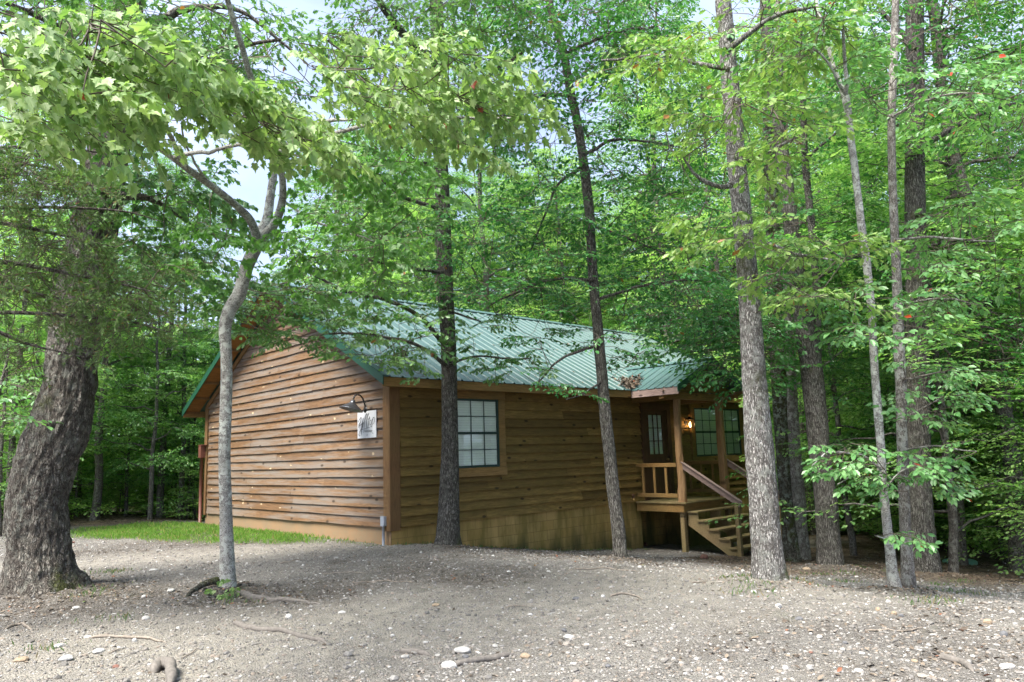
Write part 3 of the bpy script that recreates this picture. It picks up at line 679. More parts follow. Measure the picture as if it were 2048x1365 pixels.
# roof
def ribs(x0,x1,step=.272):
    P=[(x0,0)]; x=x0+.10
    while x<x1-.1:
        P+=[(x,0),(x+.018,.024),(x+.042,.024),(x+.06,0)]
        P+=[(x+.15,0),(x+.162,.004),(x+.174,0)]
        x+=step
    P.append((x1,0)); return P
def slope_sheet(mb,prof,f0,f1,th=.004):
    V=[];n=len(prof)
    for u,h in prof: V+= [f0(u,h),f1(u,h)]
    Fs=[(2*i,2*i+2,2*i+3,2*i+1) for i in range(n-1)]
    V2=[(a,b,c-.008) for a,b,c in V]; m_=len(V)
    Fs+= [tuple(m_+i for i in f[::-1]) for f in Fs]
    Fs+= [(2*i,2*i+m_,2*i+2+m_,2*i+2) for i in range(n-1)]
    mb.add(V+V2,Fs)
ZR=EAVE+SL*(W_/2+OV)
pr_=ribs(-OV,LN+OV)
mb=MB(); slope_sheet(mb,pr_,lambda u,h:(u,-OV-.02,EAVE-.011+h),lambda u,h:(u,W_/2-.002,ZR+h)); slope_sheet(mb,pr_,lambda u,h:(u,W_+OV+.02,EAVE-.011+h),lambda u,h:(u,W_/2+.002,ZR+h))
roof=mb.build('roof',M['roof'],cab)
mb=MB(); 
for sg in (-1,1): mb.prism([(-OV-.02,W_/2,ZR+.045),(-OV-.02,W_/2+sg*.16,ZR+.045-.16*SL),(-OV-.02,W_/2+sg*.16,ZR+.03-.16*SL),(-OV-.02,W_/2,ZR+.03)],(LN+2*OV+.04,0,0))
mb.build('ridge_cap',M['roof'],roof)
for xe,sx in ((-OV-.022,1),(LN+OV+.002,1)):
    mb=MB()
    for sg in (-1,1):
        e=W_/2+sg*(W_/2+OV+.03); zb=EAVE-.011-.02*SL
        q=[(xe,e,zb+.03),(xe,W_/2,ZR+.05),(xe,W_/2,ZR-.13),(xe,e,zb-.135)]
        mb.prism(q if sg<0 else q[::-1],(.02,0,0))
        mb.prism([(xe,e,zb+.032),(xe,W_/2,ZR+.052),(xe,W_/2,ZR+.044),(xe,e,zb+.024)],(.11 if xe<0 else -.09,0,0))
    mb.build('rake_trim',M['roof_trim'],roof)
def fascia(name,*segs,mat='trim_x'):
    mb=MB()
    for s in segs: mb.box(*s)
    return mb.build(name,M[mat],roof)
fascia('fascia',(-OV,6.48,-OV+.0,-OV+.035,2.70,2.86)); fascia('fascia',(9.52,LN+OV,-OV,-OV+.035,2.70,2.86)); fascia('fascia',(-OV,LN+OV,W_+OV-.035,W_+OV,2.70,2.86))
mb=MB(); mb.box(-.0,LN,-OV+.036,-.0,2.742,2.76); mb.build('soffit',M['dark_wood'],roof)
mb=MB()
for sg in (-1,1):
    for xa,xb in ((-OV,-.052),):
        e=W_/2+sg*(W_/2+OV-.01)
        q=[(xa,e,EAVE-.06),(xa,W_/2,ZR-.05),(xa,W_/2,ZR-.035),(xa,e,EAVE-.045)]
        mb.prism(q,(xb-xa,0,0))
mb.build('soffit',M['soffit'],roof)['label']='orange-brown boards under the gable overhang'
for sg in (-1,1):
    y=.05
    while y<W_/2+OV-.2:
        yy=W_/2+sg*(W_/2+OV-y); z=EAVE+SL*y-.06; mb=MB(); mb.box(-OV+.005,-.052,yy-.02,yy+.02,z-.075+.01,z-.004); y+=.62; mb.build('lookout',M['trim_wood'],roof)

# windows
def window(x0,x1,z0,z1,cols,label=None,trim=.17):
    fr=MB(); y0,y1=-.078,-.004
    fr.box(x0-trim,x0,y0,y1,z0,z1+.0); fr.box(x1,x1+trim,y0,y1,z0,z1); fr.box(x0-trim-.02,x1+trim+.02,y0-.004,y1,z0-trim,z0-.002); fr.box(x0-trim-.02,x1+trim+.02,y0-.004,y1,z1+.002,min(z1+trim,2.738))
    wn=fr.build('window',M['trim_x'],cab,bevel=.004)
    if label: wn['label']=label
    s=MB(); n=len(cols)
    bx=[x0]+[c for c in cols]+[x1]
    for a,b in zip(bx[:-1],bx[1:]):
        zm=(z0+z1)/2
        s.box(a,a+.045,-.068,-.0,z0,z1); s.box(b-.045,b,-.068,-.0,z0,z1)
        s.box(a+.045,b-.045,-.068,-.0,z0,z0+.045); s.box(a+.045,b-.045,-.068,-.0,z1-.04,z1); s.box(a+.045,b-.045,-.070,-.0,zm-.025,zm+.025)
        for k in (1,2):
            xx=a+.045+(b-a-.09)*k/3; s.box(xx-.008,xx+.008,-.058,-.050,z0+.045,zm-.025); s.box(xx-.008,xx+.008,-.062,-.054,zm+.025,z1-.04)
        for zc in ((z0+.045+zm-.025)/2,(zm+.025+z1-.04)/2): s.box(a+.045,b-.045,-.0595,-.0515,zc-.008,zc+.008)
    s.build('sash',M['sash'],wn)
    for a,b in zip(bx[:-1],bx[1:]):
        g_=MB(); g_.add([(a+.04,-.046,z0+.04),(b-.04,-.046,z0+.04),(b-.04,-.046,z1-.04),(a+.04,-.046,z1-.04)],[(0,1,2,3)]); g_.build('pane',M['glass'],wn)
        g_=MB(); g_.box(a+.03,b-.03,-.036,-.003,z0+.03,z1-.03); g_.build('blind',M['blind'],wn)
window(1.47,2.58,1.23,2.57,[],'single sash window with twelve lights beside the leaning trunk')
window(9.66,12.0,1.25,2.55,[10.83],'double sash window on the porch side')
# door
mb=MB(); mb.box(7.50,7.63,-.062,-.004,.28,2.45); mb.box(8.20,8.40,-.062,-.004,.28,2.45); mb.box(7.63,8.20,-.062,-.004,.28,1.36); mb.box(7.63,8.20,-.062,-.004,2.33,2.45)
door=mb.build('door',M['dark_wood'],cab)
mb=MB(); mb.box(7.34,7.498,-.082,-.004,.26,2.46); mb.box(8.402,8.55,-.082,-.004,.26,2.46); mb.box(7.34,8.55,-.083,-.004,2.462,2.62); mb.build('door_frame',M['dark_wood'],door)
mb=MB()
for k in (1,2): x=7.63+.57*k/3; mb.box(x-.01,x+.01,-.066,-.045,1.36,2.33); z=1.36+.97*k/3; mb.box(7.63,8.20,-.065,-.046,z-.01,z+.01)
mb.build('muntins',M['dark_wood'],door)
mb=MB(); mb.add([(7.63,-.044,1.36),(8.2,-.044,1.36),(8.2,-.044,2.33),(7.63,-.044,2.33)],[(0,1,2,3)]); mb.build('pane',M['glass'],door)
mb=MB(); mb.box(7.63,8.2,-.035,-.006,1.36,2.33); mb.build('blind',M['blind'],door)
mb=MB(); mb.tube([(8.31,-.06,1.22),(8.31,-.085,1.22),(8.31,-.09,1.22),(8.31,-.12,1.22),(8.31,-.13,1.22)],[.012,.012,.026,.03,.012],10); mb.build('handle',M['brass'],door,True)

# porch
DX0,DX1,DY,DZ=7.01,9.12,-1.36,.26
porch=bpy.data.objects.new('porch',None); COL.objects.link(porch); porch.parent=cab; porch.location=(DX0,0,0); PO=(-DX0,0,0)
def pbuild(mb,name,mat,**k):
    for i,v in enumerate(mb.V): mb.V[i]=v+np.array(PO)
    return mb.build(name,M[mat],porch,**k)
mb=MB(); y=-.03
while y>DY-.02:
    mb.box(DX0-.03,DX1+.03,y-.138,y-.002,DZ-.032+rng.normal(0,.001),DZ); y-=.142
pbuild(mb,'deck_boards','deck_wood')
mb=MB(); mb.box(DX0,DX0+.04,DY,-.03,DZ-.22,DZ-.034); mb.box(DX1-.04,DX1,DY,-.03,DZ-.22,DZ-.034); mb.box(DX0+.04,DX1-.04,DY,DY+.04,DZ-.22,DZ-.034); pbuild(mb,'deck_frame','trim_x')
for px_ in (DX0+.10,DX1-.10):
    g0=float(hgt(px_,DY+.1)); mb=MB(); mb.box(px_-.055,px_+.055,DY+.045,DY+.15,g0-.2,DZ-.036); pbuild(mb,'support_post','deck_wood')
def logpost(x,y,z0,z1,r,seed,amp,sq=0):
    P=resample(np.array([[x,y,z0,r*1.12],[x+.008,y,z0+.5,r*1.02],[x-.012,y,z0+1.3,r*.95],[x+.006,y,z1,r*.9]]),.04)
    def f(th):
        Z_=P[:,2][:,None]*np.ones(len(th)); TH=np.ones(len(P))[:,None]*th
        o=1+amp*fbm(v3(np.cos(TH)*2.2+seed,np.sin(TH)*2.2,Z_*4),seed,3)+amp*.8*fbm(v3(np.cos(TH)*6,np.sin(TH)*6+seed,Z_*1.4),seed+2,2)
        if sq: o=o*(1+.13*np.cos(4*TH)*-1)
        return o
    T=Tubes(); V,Fq=tube_arr(P[:,:3],P[:,3],26,f); T.raw(V,Fq); return T
o=logpost(7.13,-1.26,DZ,2.64,.088,3,.55).build('log_post',M['log'],porch,off=np.array([DX0,0,0])); o['label']='knotty peeled log post'
o=logpost(8.96,-1.26,DZ,2.64,.098,8,.14,1).build('log_post',M['log'],porch,off=np.array([DX0,0,0])); o['label']='smoother squared orange-brown post'
for x_ in (DX0+.05,DX1-.05):
    mb=MB(); mb.box(x_-.02,x_+.02,-1.19,-.04,1.06,1.15); mb.box(x_-.02,x_+.02,-1.19,-.04,.36,.45); 
    for y in (-.22,-.55,-.88): mb.box(x_-.0,x_+.035,y-.03,y+.03,.45,1.06)
    pbuild(mb,'side_railing','trim_x',bevel=.004)
# stairs
st=[(-1.36-.255*i,DZ-.2-.185*i) for i in range(5)]
for i,(y,z) in enumerate(st):
    mb=MB(); mb.box(DX0+.10+.02*i*0,DX1-.02,y-.285,y-.145,z-.038,z); mb.box(DX0+.10,DX1-.02,y-.141,y,z-.038,z); pbuild(mb,'tread','deck_wood',bevel=.003)
for x_ in (DX0+.14,(DX0+DX1)/2,DX1-.10):
    poly=[(x_,DY-.002,st[0][1]-.04)]
    for i,(y,z) in enumerate(st):
        poly+=[(x_,y-.27,z-.04)]
        if i<4: poly+=[(x_,y-.27,st[i+1][1]-.04)]
    poly+=[(x_,st[4][0]-.27,st[4][1]-.22),(x_,st[4][0]-.02,st[4][1]-.22),(x_,DY-.002,st[0][1]-.32)]
    mb=MB(); mb.prism(poly,(.04,0,0)); pbuild(mb,'stringer','deck_wood')
for x_ in (DX0+.10,DX1-.04):
    mb=MB(); mb.box(x_-.045,x_+.045,-2.69,-2.60,-1.0,.27); pbuild(mb,'newel_post','deck_wood',bevel=.004)
    mb=MB(); mb.bar((x_,-1.20,1.16),(x_,-2.74,.235),.045,.13,(0,0,1)); mb.bar((x_,-1.20,1.235),(x_,-2.74,.31),.10,.02,(0,0,1)); pbuild(mb,'hand_rail','rail_wood',bevel=.003)
# porch roof
PX0,PX1,PM,PY,PZE,PZR=6.48,9.52,8.0,-1.76,2.87,3.58; ps=(PZR-PZE)/(PM-PX0)
mb=MB()
prof=ribs(0,PY*-1+.84,.24)
def pf(sg):
    def yv(u): return PY+u
    vy=lambda u: yv(u)
    def f0(u,h):
        y=yv(u)
        if y<=-.45: return (PM+sg*(PM-PX0),y,PZE-.01+h)
        t=min(1,(y+.45)/1.29); return (PM+sg*(PM-PX0)*(1-t),y,PZE-.01+(PZR-PZE)*t+h+.012)
    def f1(u,h): return (PM+sg*.002,yv(u),PZR+h)
    return f0,f1
for sg in (-1,1):
    a,b=pf(sg); slope_sheet(mb,prof,a,b)
proof=pbuild(mb,'porch_roof','roof')
mb=MB()
for sg in (-1,1): mb.prism([(PM,PY-.02,PZR+.045),(PM+sg*.14,PY-.02,PZR+.045-.14*ps),(PM+sg*.14,PY-.02,PZR+.033-.14*ps),(PM,PY-.02,PZR+.033)],(0,2.62,0))
pbuild(mb,'porch_ridge_cap','roof')
mb=MB()
for sg in (-1,1):
    e=PM+sg*(PM-PX0+.02)
    mb.prism([(e,PY-.022,PZE+.02),(PM,PY-.022,PZR+.05),(PM,PY-.022,PZR-.11),(e,PY-.022,PZE-.14)],(0,.02,0))
pbuild(mb,'porch_rake_trim','roof_trim')
mb=MB(); mb.box(PX0+.01,PX0+.045,PY,-.455,2.69,2.855); pbuild(mb,'porch_fascia','rail_wood'); mb=MB(); mb.box(PX1-.045,PX1-.01,PY,-.455,2.69,2.855); pbuild(mb,'porch_fascia','trim_x')
mb=MB(); mb.box(PX0+.05,PX1-.05,-1.34,-1.20,2.62,2.78); mb.box(DX0+.05,DX0+.19,-1.198,-.02,2.62,2.78); mb.box(DX1-.19,DX1-.05,-1.198,-.02,2.62,2.78); pbuild(mb,'beam','trim_x')
mb=MB(); k=0
while 2.79+k*EX<PZR-.1:
    z0=2.79+k*EX; hw=(PZR-.06-z0)/ps; z1=min(z0+EX+.01,PZR-.06); hw1=max(.01,(PZR-.06-z1)/ps)
    lap(mb,PM-hw,PM+hw,z0,lambda a,o,z:(a,-1.34-o,z),.002,top=(PM-hw1,PM+hw1),z1=z1); k+=1
pbuild(mb,'porch_gable_boards','side_front')
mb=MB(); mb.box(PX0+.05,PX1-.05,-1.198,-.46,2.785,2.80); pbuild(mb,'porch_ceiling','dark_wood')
# heap of dead leaves caught in the roof valley
n=900; t=rng.beta(1.2,2.2,n); cx_=6.5+1.5*t*.5; cy_=-.45+1.29*t*.5; o=rng.normal(0,.09*(1+1.2*t),n)
lx=cx_+o; ly=cy_-.3*o+rng.normal(0,.05,n)
lz=np.maximum(EAVE+SL*(ly+OV),np.minimum(PZE+(lx-6.48)*ps,PZR))+.03+rng.random(n)*.05*(1-np.abs(o)/.4)
a=rng.random(n)*6.28
dlf=build_leaves('dead_leaves',(np.stack([lx,ly,lz],1),np.stack([np.cos(a),np.sin(a),rng.normal(0,.5,n)],1),rng.normal(0,1,(n,3))+np.array([0,0,.6]),rng.uniform(.04,.09,n)),'oval',M['dead'],None)
tag(dlf,'heap of grey-brown dead leaves caught in the valley beside the porch roof','leaves',kind='stuff')

n=230; lx=rng.uniform(-.2,13,n); ly=rng.uniform(-.4,4,n); lz=EAVE+SL*(ly+OV)+.03; a=rng.random(n)*6.28
tag(build_leaves('fallen_leaves',(np.stack([lx,ly,lz],1),np.stack([np.cos(a),np.sin(a),SL*np.sin(a)],1),np.stack([rng.normal(0,.15,n),-SL+rng.normal(0,.15,n),np.ones(n)],1),rng.uniform(.04,.085,n)),'oval',M['dead'],None),'dead leaves scattered over the green metal roof','leaves',kind='stuff')
# sign, lamps, pipes
pa=on(715,824,0,-.05); pb=on(752,821,0,-.05); pc=on(752,875,0,-.05); 
sy1,sy0=pa[1],pb[1]; sz1,sz0=(pa[2]+pb[2])/2,(pc[2]+on(715,878,0,-.05)[2])/2
sign=empty('wall_sign',(-.05,(sy0+sy1)/2,(sz0+sz1)/2),'white board sign with black script lettering on the gable wall under the lamp','sign')
def sl(p): return np.array(p)-np.array(sign.location)
mb=MB(); mb.box(0,.02,-(sy1-sy0)/2,(sy1-sy0)/2,-(sz1-sz0)/2,(sz1-sz0)/2); mb.build('board',M['white'],sign,bevel=.003)
def cr(u,v): # traced on a 1024x1365 enlargement of the sign
    return ((sy1-sy0)/2-(u-282)/(697-282)*(sy1-sy0), (sz1-sz0)/2-(v-610)/(1215-610)*(sz1-sz0))
def stroke(mb,pts,w0,w1=None):
    P=resample(np.array([cr(*p) for p in pts]+[]) @ np.array([[1,0,0],[0,1,0]]),.012) if len(pts)>1 else None
    w1=w0 if w1 is None else w1; d=np.gradient(P[:,:2],axis=0); d/=np.linalg.norm(d,axis=1)[:,None]+1e-9; nn=np.stack([-d[:,1],d[:,0]],1)
    w=np.linspace(w0,w1,len(P))[:,None]/2*.9; A=P[:,:2]+nn*w; B=P[:,:2]-nn*w
    V=[(-.004,a[0],a[1]) for a in A]+[(-.004,b[0],b[1]) for b in B]; n=len(P)
    mb.add(V,[(i,i+1,n+i+1,n+i) for i in range(n-1)])
mb=MB()
for p,w0,w1 in (([(300,850),(325,790),(372,738),(350,850),(318,900),(316,975)],.012,.02),([(318,935),(360,905),(402,875)],.012,.012),([(418,760),(395,880),(374,1010),(366,1135)],.022,.014),
  ([(372,1000),(330,1070),(315,1125),(325,1155),(352,1145)],.010,.010),([(424,855),(405,930),(397,985)],.018,.014),([(498,668),(468,720),(445,850),(436,985)],.020,.014),
  ([(505,665),(500,700),(470,800)],.008,.008),([(545,662),(520,720),(490,850),(492,1000)],.020,.014),([(560,740),(540,850),(520,985)],.020,.014),([(520,800),(575,775)],.010,.010),
  ([(590,810),(565,850),(562,920),(578,930),(598,880),(590,810)],.012,.012),([(622,800),(612,900),(606,985)],.020,.012),([(618,850),(640,780),(662,775),(666,830),(645,900),(622,920)],.014,.010),
  ([(385,1012),(490,1000),(605,962)],.010,.006),([(622,1100),(628,1128),(640,1120)],.010,.008)): stroke(mb,p,w0,w1)
mb.build('lettering',M['ink'],sign)
def text(body,u,v,size,parent,shear=.3):
    cu=bpy.data.curves.new('text','FONT'); cu.body=body; cu.size=size; cu.align_x='CENTER'; cu.shear=shear
    to=bpy.data.objects.new('t',cu); COL.objects.link(to); bpy.context.view_layer.update()
    me=bpy.data.meshes.new_from_object(to.evaluated_get(bpy.context.evaluated_depsgraph_get())); bpy.data.objects.remove(to)
    y,z=cr(u,v); 
    for vv in me.vertices: a,b,_=vv.co; vv.co=(-.004,y-a,z+b)
    me.materials.clear(); me.materials.append(M['ink']); o=bpy.data.objects.new('lettering',me); COL.objects.link(o); o.parent=parent
text('Hideaway',515,1085,.075,sign); text('villa',500,1158,.035,sign,0)
# gooseneck lamp above the sign
mt=on(732,820,0,-.03); ly_=mt[1]
T=Tubes(); pts=[]
for (u,v) in ((733,820),(730,812),(727,800),(723,793),(716.5,790),(709.5,793),(707,800)): pass
lamp=empty('gooseneck_lamp',tuple(mt),'dark gooseneck barn lamp curving out from the gable wall above the sign','wall lamp')
mb=MB(); mb.tube([(0.03,0,0),(-.02,0,0),(-.025,0,0)],[.06,.06,.03],14); mb.build('mount',M['black'],lamp,True)
xs_=[on(x_,y_,1,ly_)-mt for x_,y_ in ((730,812),(726,799),(721,792),(714.6,790),(709,793),(706.8,801))]
mb=MB(); P=resample(np.array([(-.02,0,0),*[tuple(p) for p in xs_]]),.02); mb.tube(P,.014,8); mb.build('neck',M['black'],lamp,True)
e=xs_[-1]; ax=np.array([-.25,.05,-1.]); ax/=np.linalg.norm(ax)
prf=[(0,.028),(.03,.035),(.05,.05),(.075,.085),(.105,.13),(.135,.165),(.145,.185)]
mb=MB(); 
V,Fq=tube_arr([e+ax*t*1.25 for t,_ in prf],[r*1.2 for _,r in prf],28,lambda th:np.ones((len(prf),1))*(1+.03*np.cos(14*th))[None])
mb.add(V,[tuple(f) for f in Fq]); sh=mb.build('shade',M['zinc'],lamp,True); sm=sh.modifiers.new('s','SOLIDIFY'); sm.thickness=.004
# porch lantern, lit
sc_=on(1372,848,1,-.03)
lan=empty('porch_lantern',tuple(sc_),'lit wall lantern between the door and the double window of the porch','wall lamp')
mb=MB(); mb.box(-.06,.06,-.005,.02,-.12,.16); mb.tube([(0,-.005,.12),(0,-.09,.15),(0,-.13,.13)],.012,8); mb.build('bracket',M['black'],lan)
mb=MB(); mb.prism([(-.09,-.22,.10),(.09,-.22,.10),(.09,-.04,.10),(-.09,-.04,.10)],(0,0,.012)); mb.add([(-.09,-.22,.112),(.09,-.22,.112),(.09,-.04,.112),(-.09,-.04,.112),(0,-.13,.19)],[(0,1,4),(1,2,4),(2,3,4),(3,0,4)])
for a in (-.078,.078):
    for b in (-.208,-.052): mb.box(a-.006,a+.006,b-.006,b+.006,-.10,.10)
mb.box(-.085,.085,-.215,-.045,-.112,-.10); mb.build('cage',M['black'],lan)
mb=MB(); mb.tube([(0,-.13,-.095),(0,-.13,-.05),(0,-.13,0),(0,-.13,.04)],[.015,.032,.03,.008],10); mb.build('bulb',M['bulb'],lan,True)
ld=bpy.data.lights.new('lantern_light','POINT'); ld.energy=9; ld.color=(1,.55,.22); ld.shadow_soft_size=.04; lo_=bpy.data.objects.new('lantern_light',ld); COL.objects.link(lo_); lo_.location=(sc_[0],sc_[1]-.13,sc_[2]-.02)
# red standpipe on the far corner
q0=on(412,1052,0,-.12); q1=on(414,896,0,-.12); 
pipe=empty('standpipe',(-.11,W_+.0,-.1),'red-brown pipe with a square box on top at the far corner of the gable wall','pipe')
zt=q1[2]+.1
mb=MB(); mb.tube([(0,0,-.1),(0,0,zt-.25)],.042,14); mb.build('pipe',M['red_pipe'],pipe,True)
mb=MB(); mb.box(-.065,.065,-.075,.075,zt-.25,zt+.06); mb.box(-.075,.075,-.16,.085,zt+.062,zt+.085); mb.build('box',M['red_pipe'],pipe,bevel=.006)
q=on(768,1050,0,-.06)
cdt=empty('grey_conduit',(-.075,q[1],-.05),'grey plastic conduit with a small junction box beside the near corner board','conduit')
zz_=on(767,1033,0,-.06)[2]
mb=MB(); mb.tube([(0,0,-.15),(0,0,zz_-.12)],.024,12); mb.build('pipe',M['grey_pipe'],cdt,True)
mb=MB(); mb.box(-.03,.035,-.055,.055,zz_-.12,zz_+.05); mb.build('box',M['grey_pipe'],cdt,bevel=.004)
q=on(1262,997,1,-.03); sg_=empty('spigot',tuple(q),'small garden tap with a red wheel on the front wall beside the porch','tap')
mb=MB(); mb.tube([(0,.02,0),(0,-.05,0),(0,-.08,-.01),(0,-.09,-.05)],.014,8); mb.build('body',M['brass'],sg_,True)
mb=MB(); th=np.linspace(0,2*np.pi,14); mb.tube([(.045*math.cos(t),-.07,.05+.045*math.sin(t)) for t in th],.008,6,False); mb.box(-.045,.045,-.073,-.067,.045,.055); mb.tube([(0,-.06,0),(0,-.07,.05)],.006,6); mb.build('wheel',M['rock_red'],sg_,True)
q=ground(1920,1126); mb=MB(); mb.tube([(0,0,-.06),(0,0,.03),(0,0,.055),(0,0,.06)],[.32,.32,.29,.001],28); l_=mb.build('septic_lid',M['lid'],None,False,tuple(q)); tag(l_,'round pale green plastic lid in the dirt at the edge of the wood','lid')
# ------------------------------------------------------------------ the trees that can be told apart
def footat(px,d):
    v=ray(px,900); h=math.hypot(v[0],v[1]); x,y=CAM[0]+v[0]/h*d,CAM[1]+v[1]/h*d
    return np.array([x,y,float(hgt(x,y))])
def with_twigs(T,tw,bark,e,b):
    nf=sum(len(f) for f in T.F)
    for V,Fq in zip(tw.V,tw.F): T.V.append(V); T.F.append(Fq+T.n)
    o=T.build('trunk',M[bark],e,off=b); o.data.materials.append(M['twig'])
    mi=np.zeros(len(o.data.polygons),np.int32); mi[nf:]=1; o.data.polygons.foreach_set('material_index',mi); return o
def tree(label,px_base,stems,bark,leafparts,name='tree',cat='tree',lean=0,n=28,amp=.05,lobes=5,flare=0,seed=1,limbs=(),fh=.3,base=None,step=.06,limb_r=.03,dref=None,ridge=.035):
    """stems: pixel polylines (x,y,width); limbs: lists of (x,y,distance,width); leafparts: (leaf kind, template, material, fills)"""
    b=ground(*px_base) if base is None else base
    k_=1 if dref is None else np.linalg.norm(b-CAM)/dref
    stems=[[(q[0],q[1],q[2]*k_,q[3]) if len(q)==4 else q for q in st_] for st_ in stems]
    limbs=[[(x,y,d*k_,w) for x,y,d,w in st_] for st_ in limbs]
    leafparts=[(a_,b_,c_,[(f[0],f[1]*k_,f[2]*k_,f[3],{**(f[4] if len(f)>4 else {}),'scale':(f[4] if len(f)>4 else {}).get('scale',1)*k_}) for f in fl_]) for a_,b_,c_,fl_ in leafparts]
    e=empty(name,tuple(b),label,cat)
    T=Tubes(); anchors=[]
    for i,s in enumerate(stems):
        if len(s[0])==3:
            P=trunk_pts(s,b,lean,step if i==0 else step,.12 if i==0 or s[0][1]>px_base[1]-15 else 0)
        else:
            P=resample(np.array([[*at(x,y,d),w*.5*d/F] for x,y,d,w in s]),.08)
        add_trunk(T,P,n if i==0 else max(8,n//2),amp,lobes,flare if i==0 else 0,seed+i,fh,ridge if i==0 else 0); anchors.append(P[:,:3])
    for s in limbs:
        P=resample(np.array([[*at(x,y,d),w*.5*d/F] for x,y,d,w in s]),.1)
        w_=np.cumsum(rng.normal(0,.008,(len(P),3)),0); P[:,:3]+=w_-w_[0]
        T.add(P[:,:3],P[:,3],7); anchors.append(P[:,:3])
    tw=Tubes(); cnt=0
    for kind,tpl,mat,fills in leafparts:
        Fo=Foliage(TPL[tpl])
        for f in fills: fill(Fo,tw,f[0],f[1],f[2],f[3],[a for a in anchors],**(f[4] if len(f)>4 else {}))
        build_leaves('crown',Fo.arr(),kind,M[mat],e,off=b); cnt+=Fo.count()
    with_twigs(T,tw,bark,e,b)
    return e
# 1 great leaning oak at the left edge
tree('thick leaning oak with deeply furrowed grey bark and moss at its foot',(85,1190),
 [[(84,1192,150),(80,1150,126),(80,1100,110),(76,1040,106),(77,988,107),(90,930,110),(109,880,112),(122,840,106),(133,800,98),(142,740,93),(149,680,92),(154,620,90),(166,560,88),(176,500,84),(196,420,80),(210,340,78),(226,240,72),(240,120,68),(254,0,62),(262,-120,56),(270,-240,48)]],
 'bark_oak',[('oak','oak','leaf_oak',[
   ([(215,-20),(470,-20),(560,60),(640,110),(640,190),(520,170),(420,160),(330,120),(215,60)],9,11.5,75,dict(scale=.95)),
   ([(330,60),(560,130),(600,190),(480,200),(380,150)],9.5,11,22,dict(scale=.8)),
   ([(-20,-60),(240,-60),(240,40),(-20,60)],9,12,40,dict(scale=1.0))]),
  ('maple','maple','leaf_oak',[([(225,330),(300,330),(420,400),(440,520),(380,600),(300,560),(235,600)],10.2,12.0,60,dict(scale=.9)),
    ([(330,300),(420,330),(480,420),(420,500)],10.5,12.5,14,dict(scale=.8)),([(20,260),(180,250),(180,330),(50,330)],10,11.5,16,{})])],
 n=130,amp=.07,lobes=4,flare=.30,seed=2,fh=.20,step=.022,ridge=.075,
 limbs=[[(215,300,10.4,26),(300,180,10,16),(400,120,9.8,10),(560,90,9.6,5)],[(240,150,10.4,26),(330,40,10.2,16),(470,20,10,8),(620,130,9.8,4)],[(205,390,10.6,20),(300,400,10.9,10),(400,470,11.2,5)],[(230,200,10.6,20),(120,60,10.2,12),(0,0,10,8)]])
# 2 pale crooked maple
mf=[([(-70,10),(120,-10),(260,30),(340,90),(350,200),(200,235),(60,250),(-70,250)],4.8,7.4,84,dict(scale=.72,yaw=-.6,pitch=-.22)),
    ([(270,80),(430,150),(560,205),(630,260),(600,290),(520,265),(420,280),(330,220),(270,180)],5.8,8.2,54,dict(scale=.68,yaw=-.6,pitch=-.22)),
    ([(560,90),(640,50),(760,50),(880,80),(1000,135),(1045,190),(1030,235),(960,235),(860,200),(740,225),(640,235),(590,200)],6.2,9.0,62,dict(scale=.7,yaw=-.6,pitch=-.22)),
    ([(780,220),(930,220),(950,300),(900,310),(800,270)],7,8.2,12,dict(scale=.62,yaw=-.6,pitch=-.25))]
tree('slender crooked maple with pale spotted bark and bright drooping leaves',(453,1183),
 [[(453,1186,40),(455,1150,31),(454,1100,27),(451,1000,24),(449,900,23),(452,800,23),(453,720,22),(450,660,24),(459,622,27),(478,590,27),(486,560,25),(495,530,26),(509,500,27),(522,470,27),(534,440,20),(540,400,17),(547,350,15),(552,300,12)],
  [(522,478,9.7,18),(548,450,9.65,17),(562,415,9.6,15),(566,380,9.5,13),(561,330,9.4,12),(545,260,9.2,11),(522,205,9.0,11),(500,150,8.8,11),(486,100,8.7,10),(470,50,8.6,10),(452,-10,8.5,9)],
  [(516,482,9.7,17),(500,440,9.6,15),(465,405,9.4,13),(420,370,9.1,13),(385,345,8.9,13),(350,320,8.6,10),(300,285,8.2,8),(230,240,7.4,8),(130,200,6.6,8),(20,170,6.0,6)]],
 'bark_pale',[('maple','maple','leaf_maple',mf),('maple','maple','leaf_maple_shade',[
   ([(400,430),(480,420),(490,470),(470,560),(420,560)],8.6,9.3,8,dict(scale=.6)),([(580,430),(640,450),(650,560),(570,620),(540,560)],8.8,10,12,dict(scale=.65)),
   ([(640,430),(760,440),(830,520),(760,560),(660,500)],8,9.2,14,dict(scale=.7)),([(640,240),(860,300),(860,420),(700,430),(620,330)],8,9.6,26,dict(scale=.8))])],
 n=30,amp=.05,lobes=3,flare=.12,seed=5,step=.04,
 limbs=[[(552,300,9.3,12),(600,280,8.8,9),(700,255,8.2,8),(790,240,7.6,7),(900,235,7.2,6),(1020,240,7.0,4)],[(345,318,8.6,9),(420,300,7.8,7),(500,290,7.2,6),(600,310,6.8,4)],
        [(380,345,8.8,9),(330,250,8.0,8),(300,190,7.4,6),(330,110,7.0,4)],[(420,372,9.1,6),(380,300,8.6,4),(365,240,8.2,3)],[(595,280,8.8,10),(640,245,8.4,8),(700,235,8.0,5)],
        [(570,405,9.6,6),(640,440,9.2,4),(760,480,8.8,3)],[(300,285,8.2,6),(230,180,6.8,5),(160,110,6.0,4)]])
# surface roots of the maple
b2=ground(453,1183)
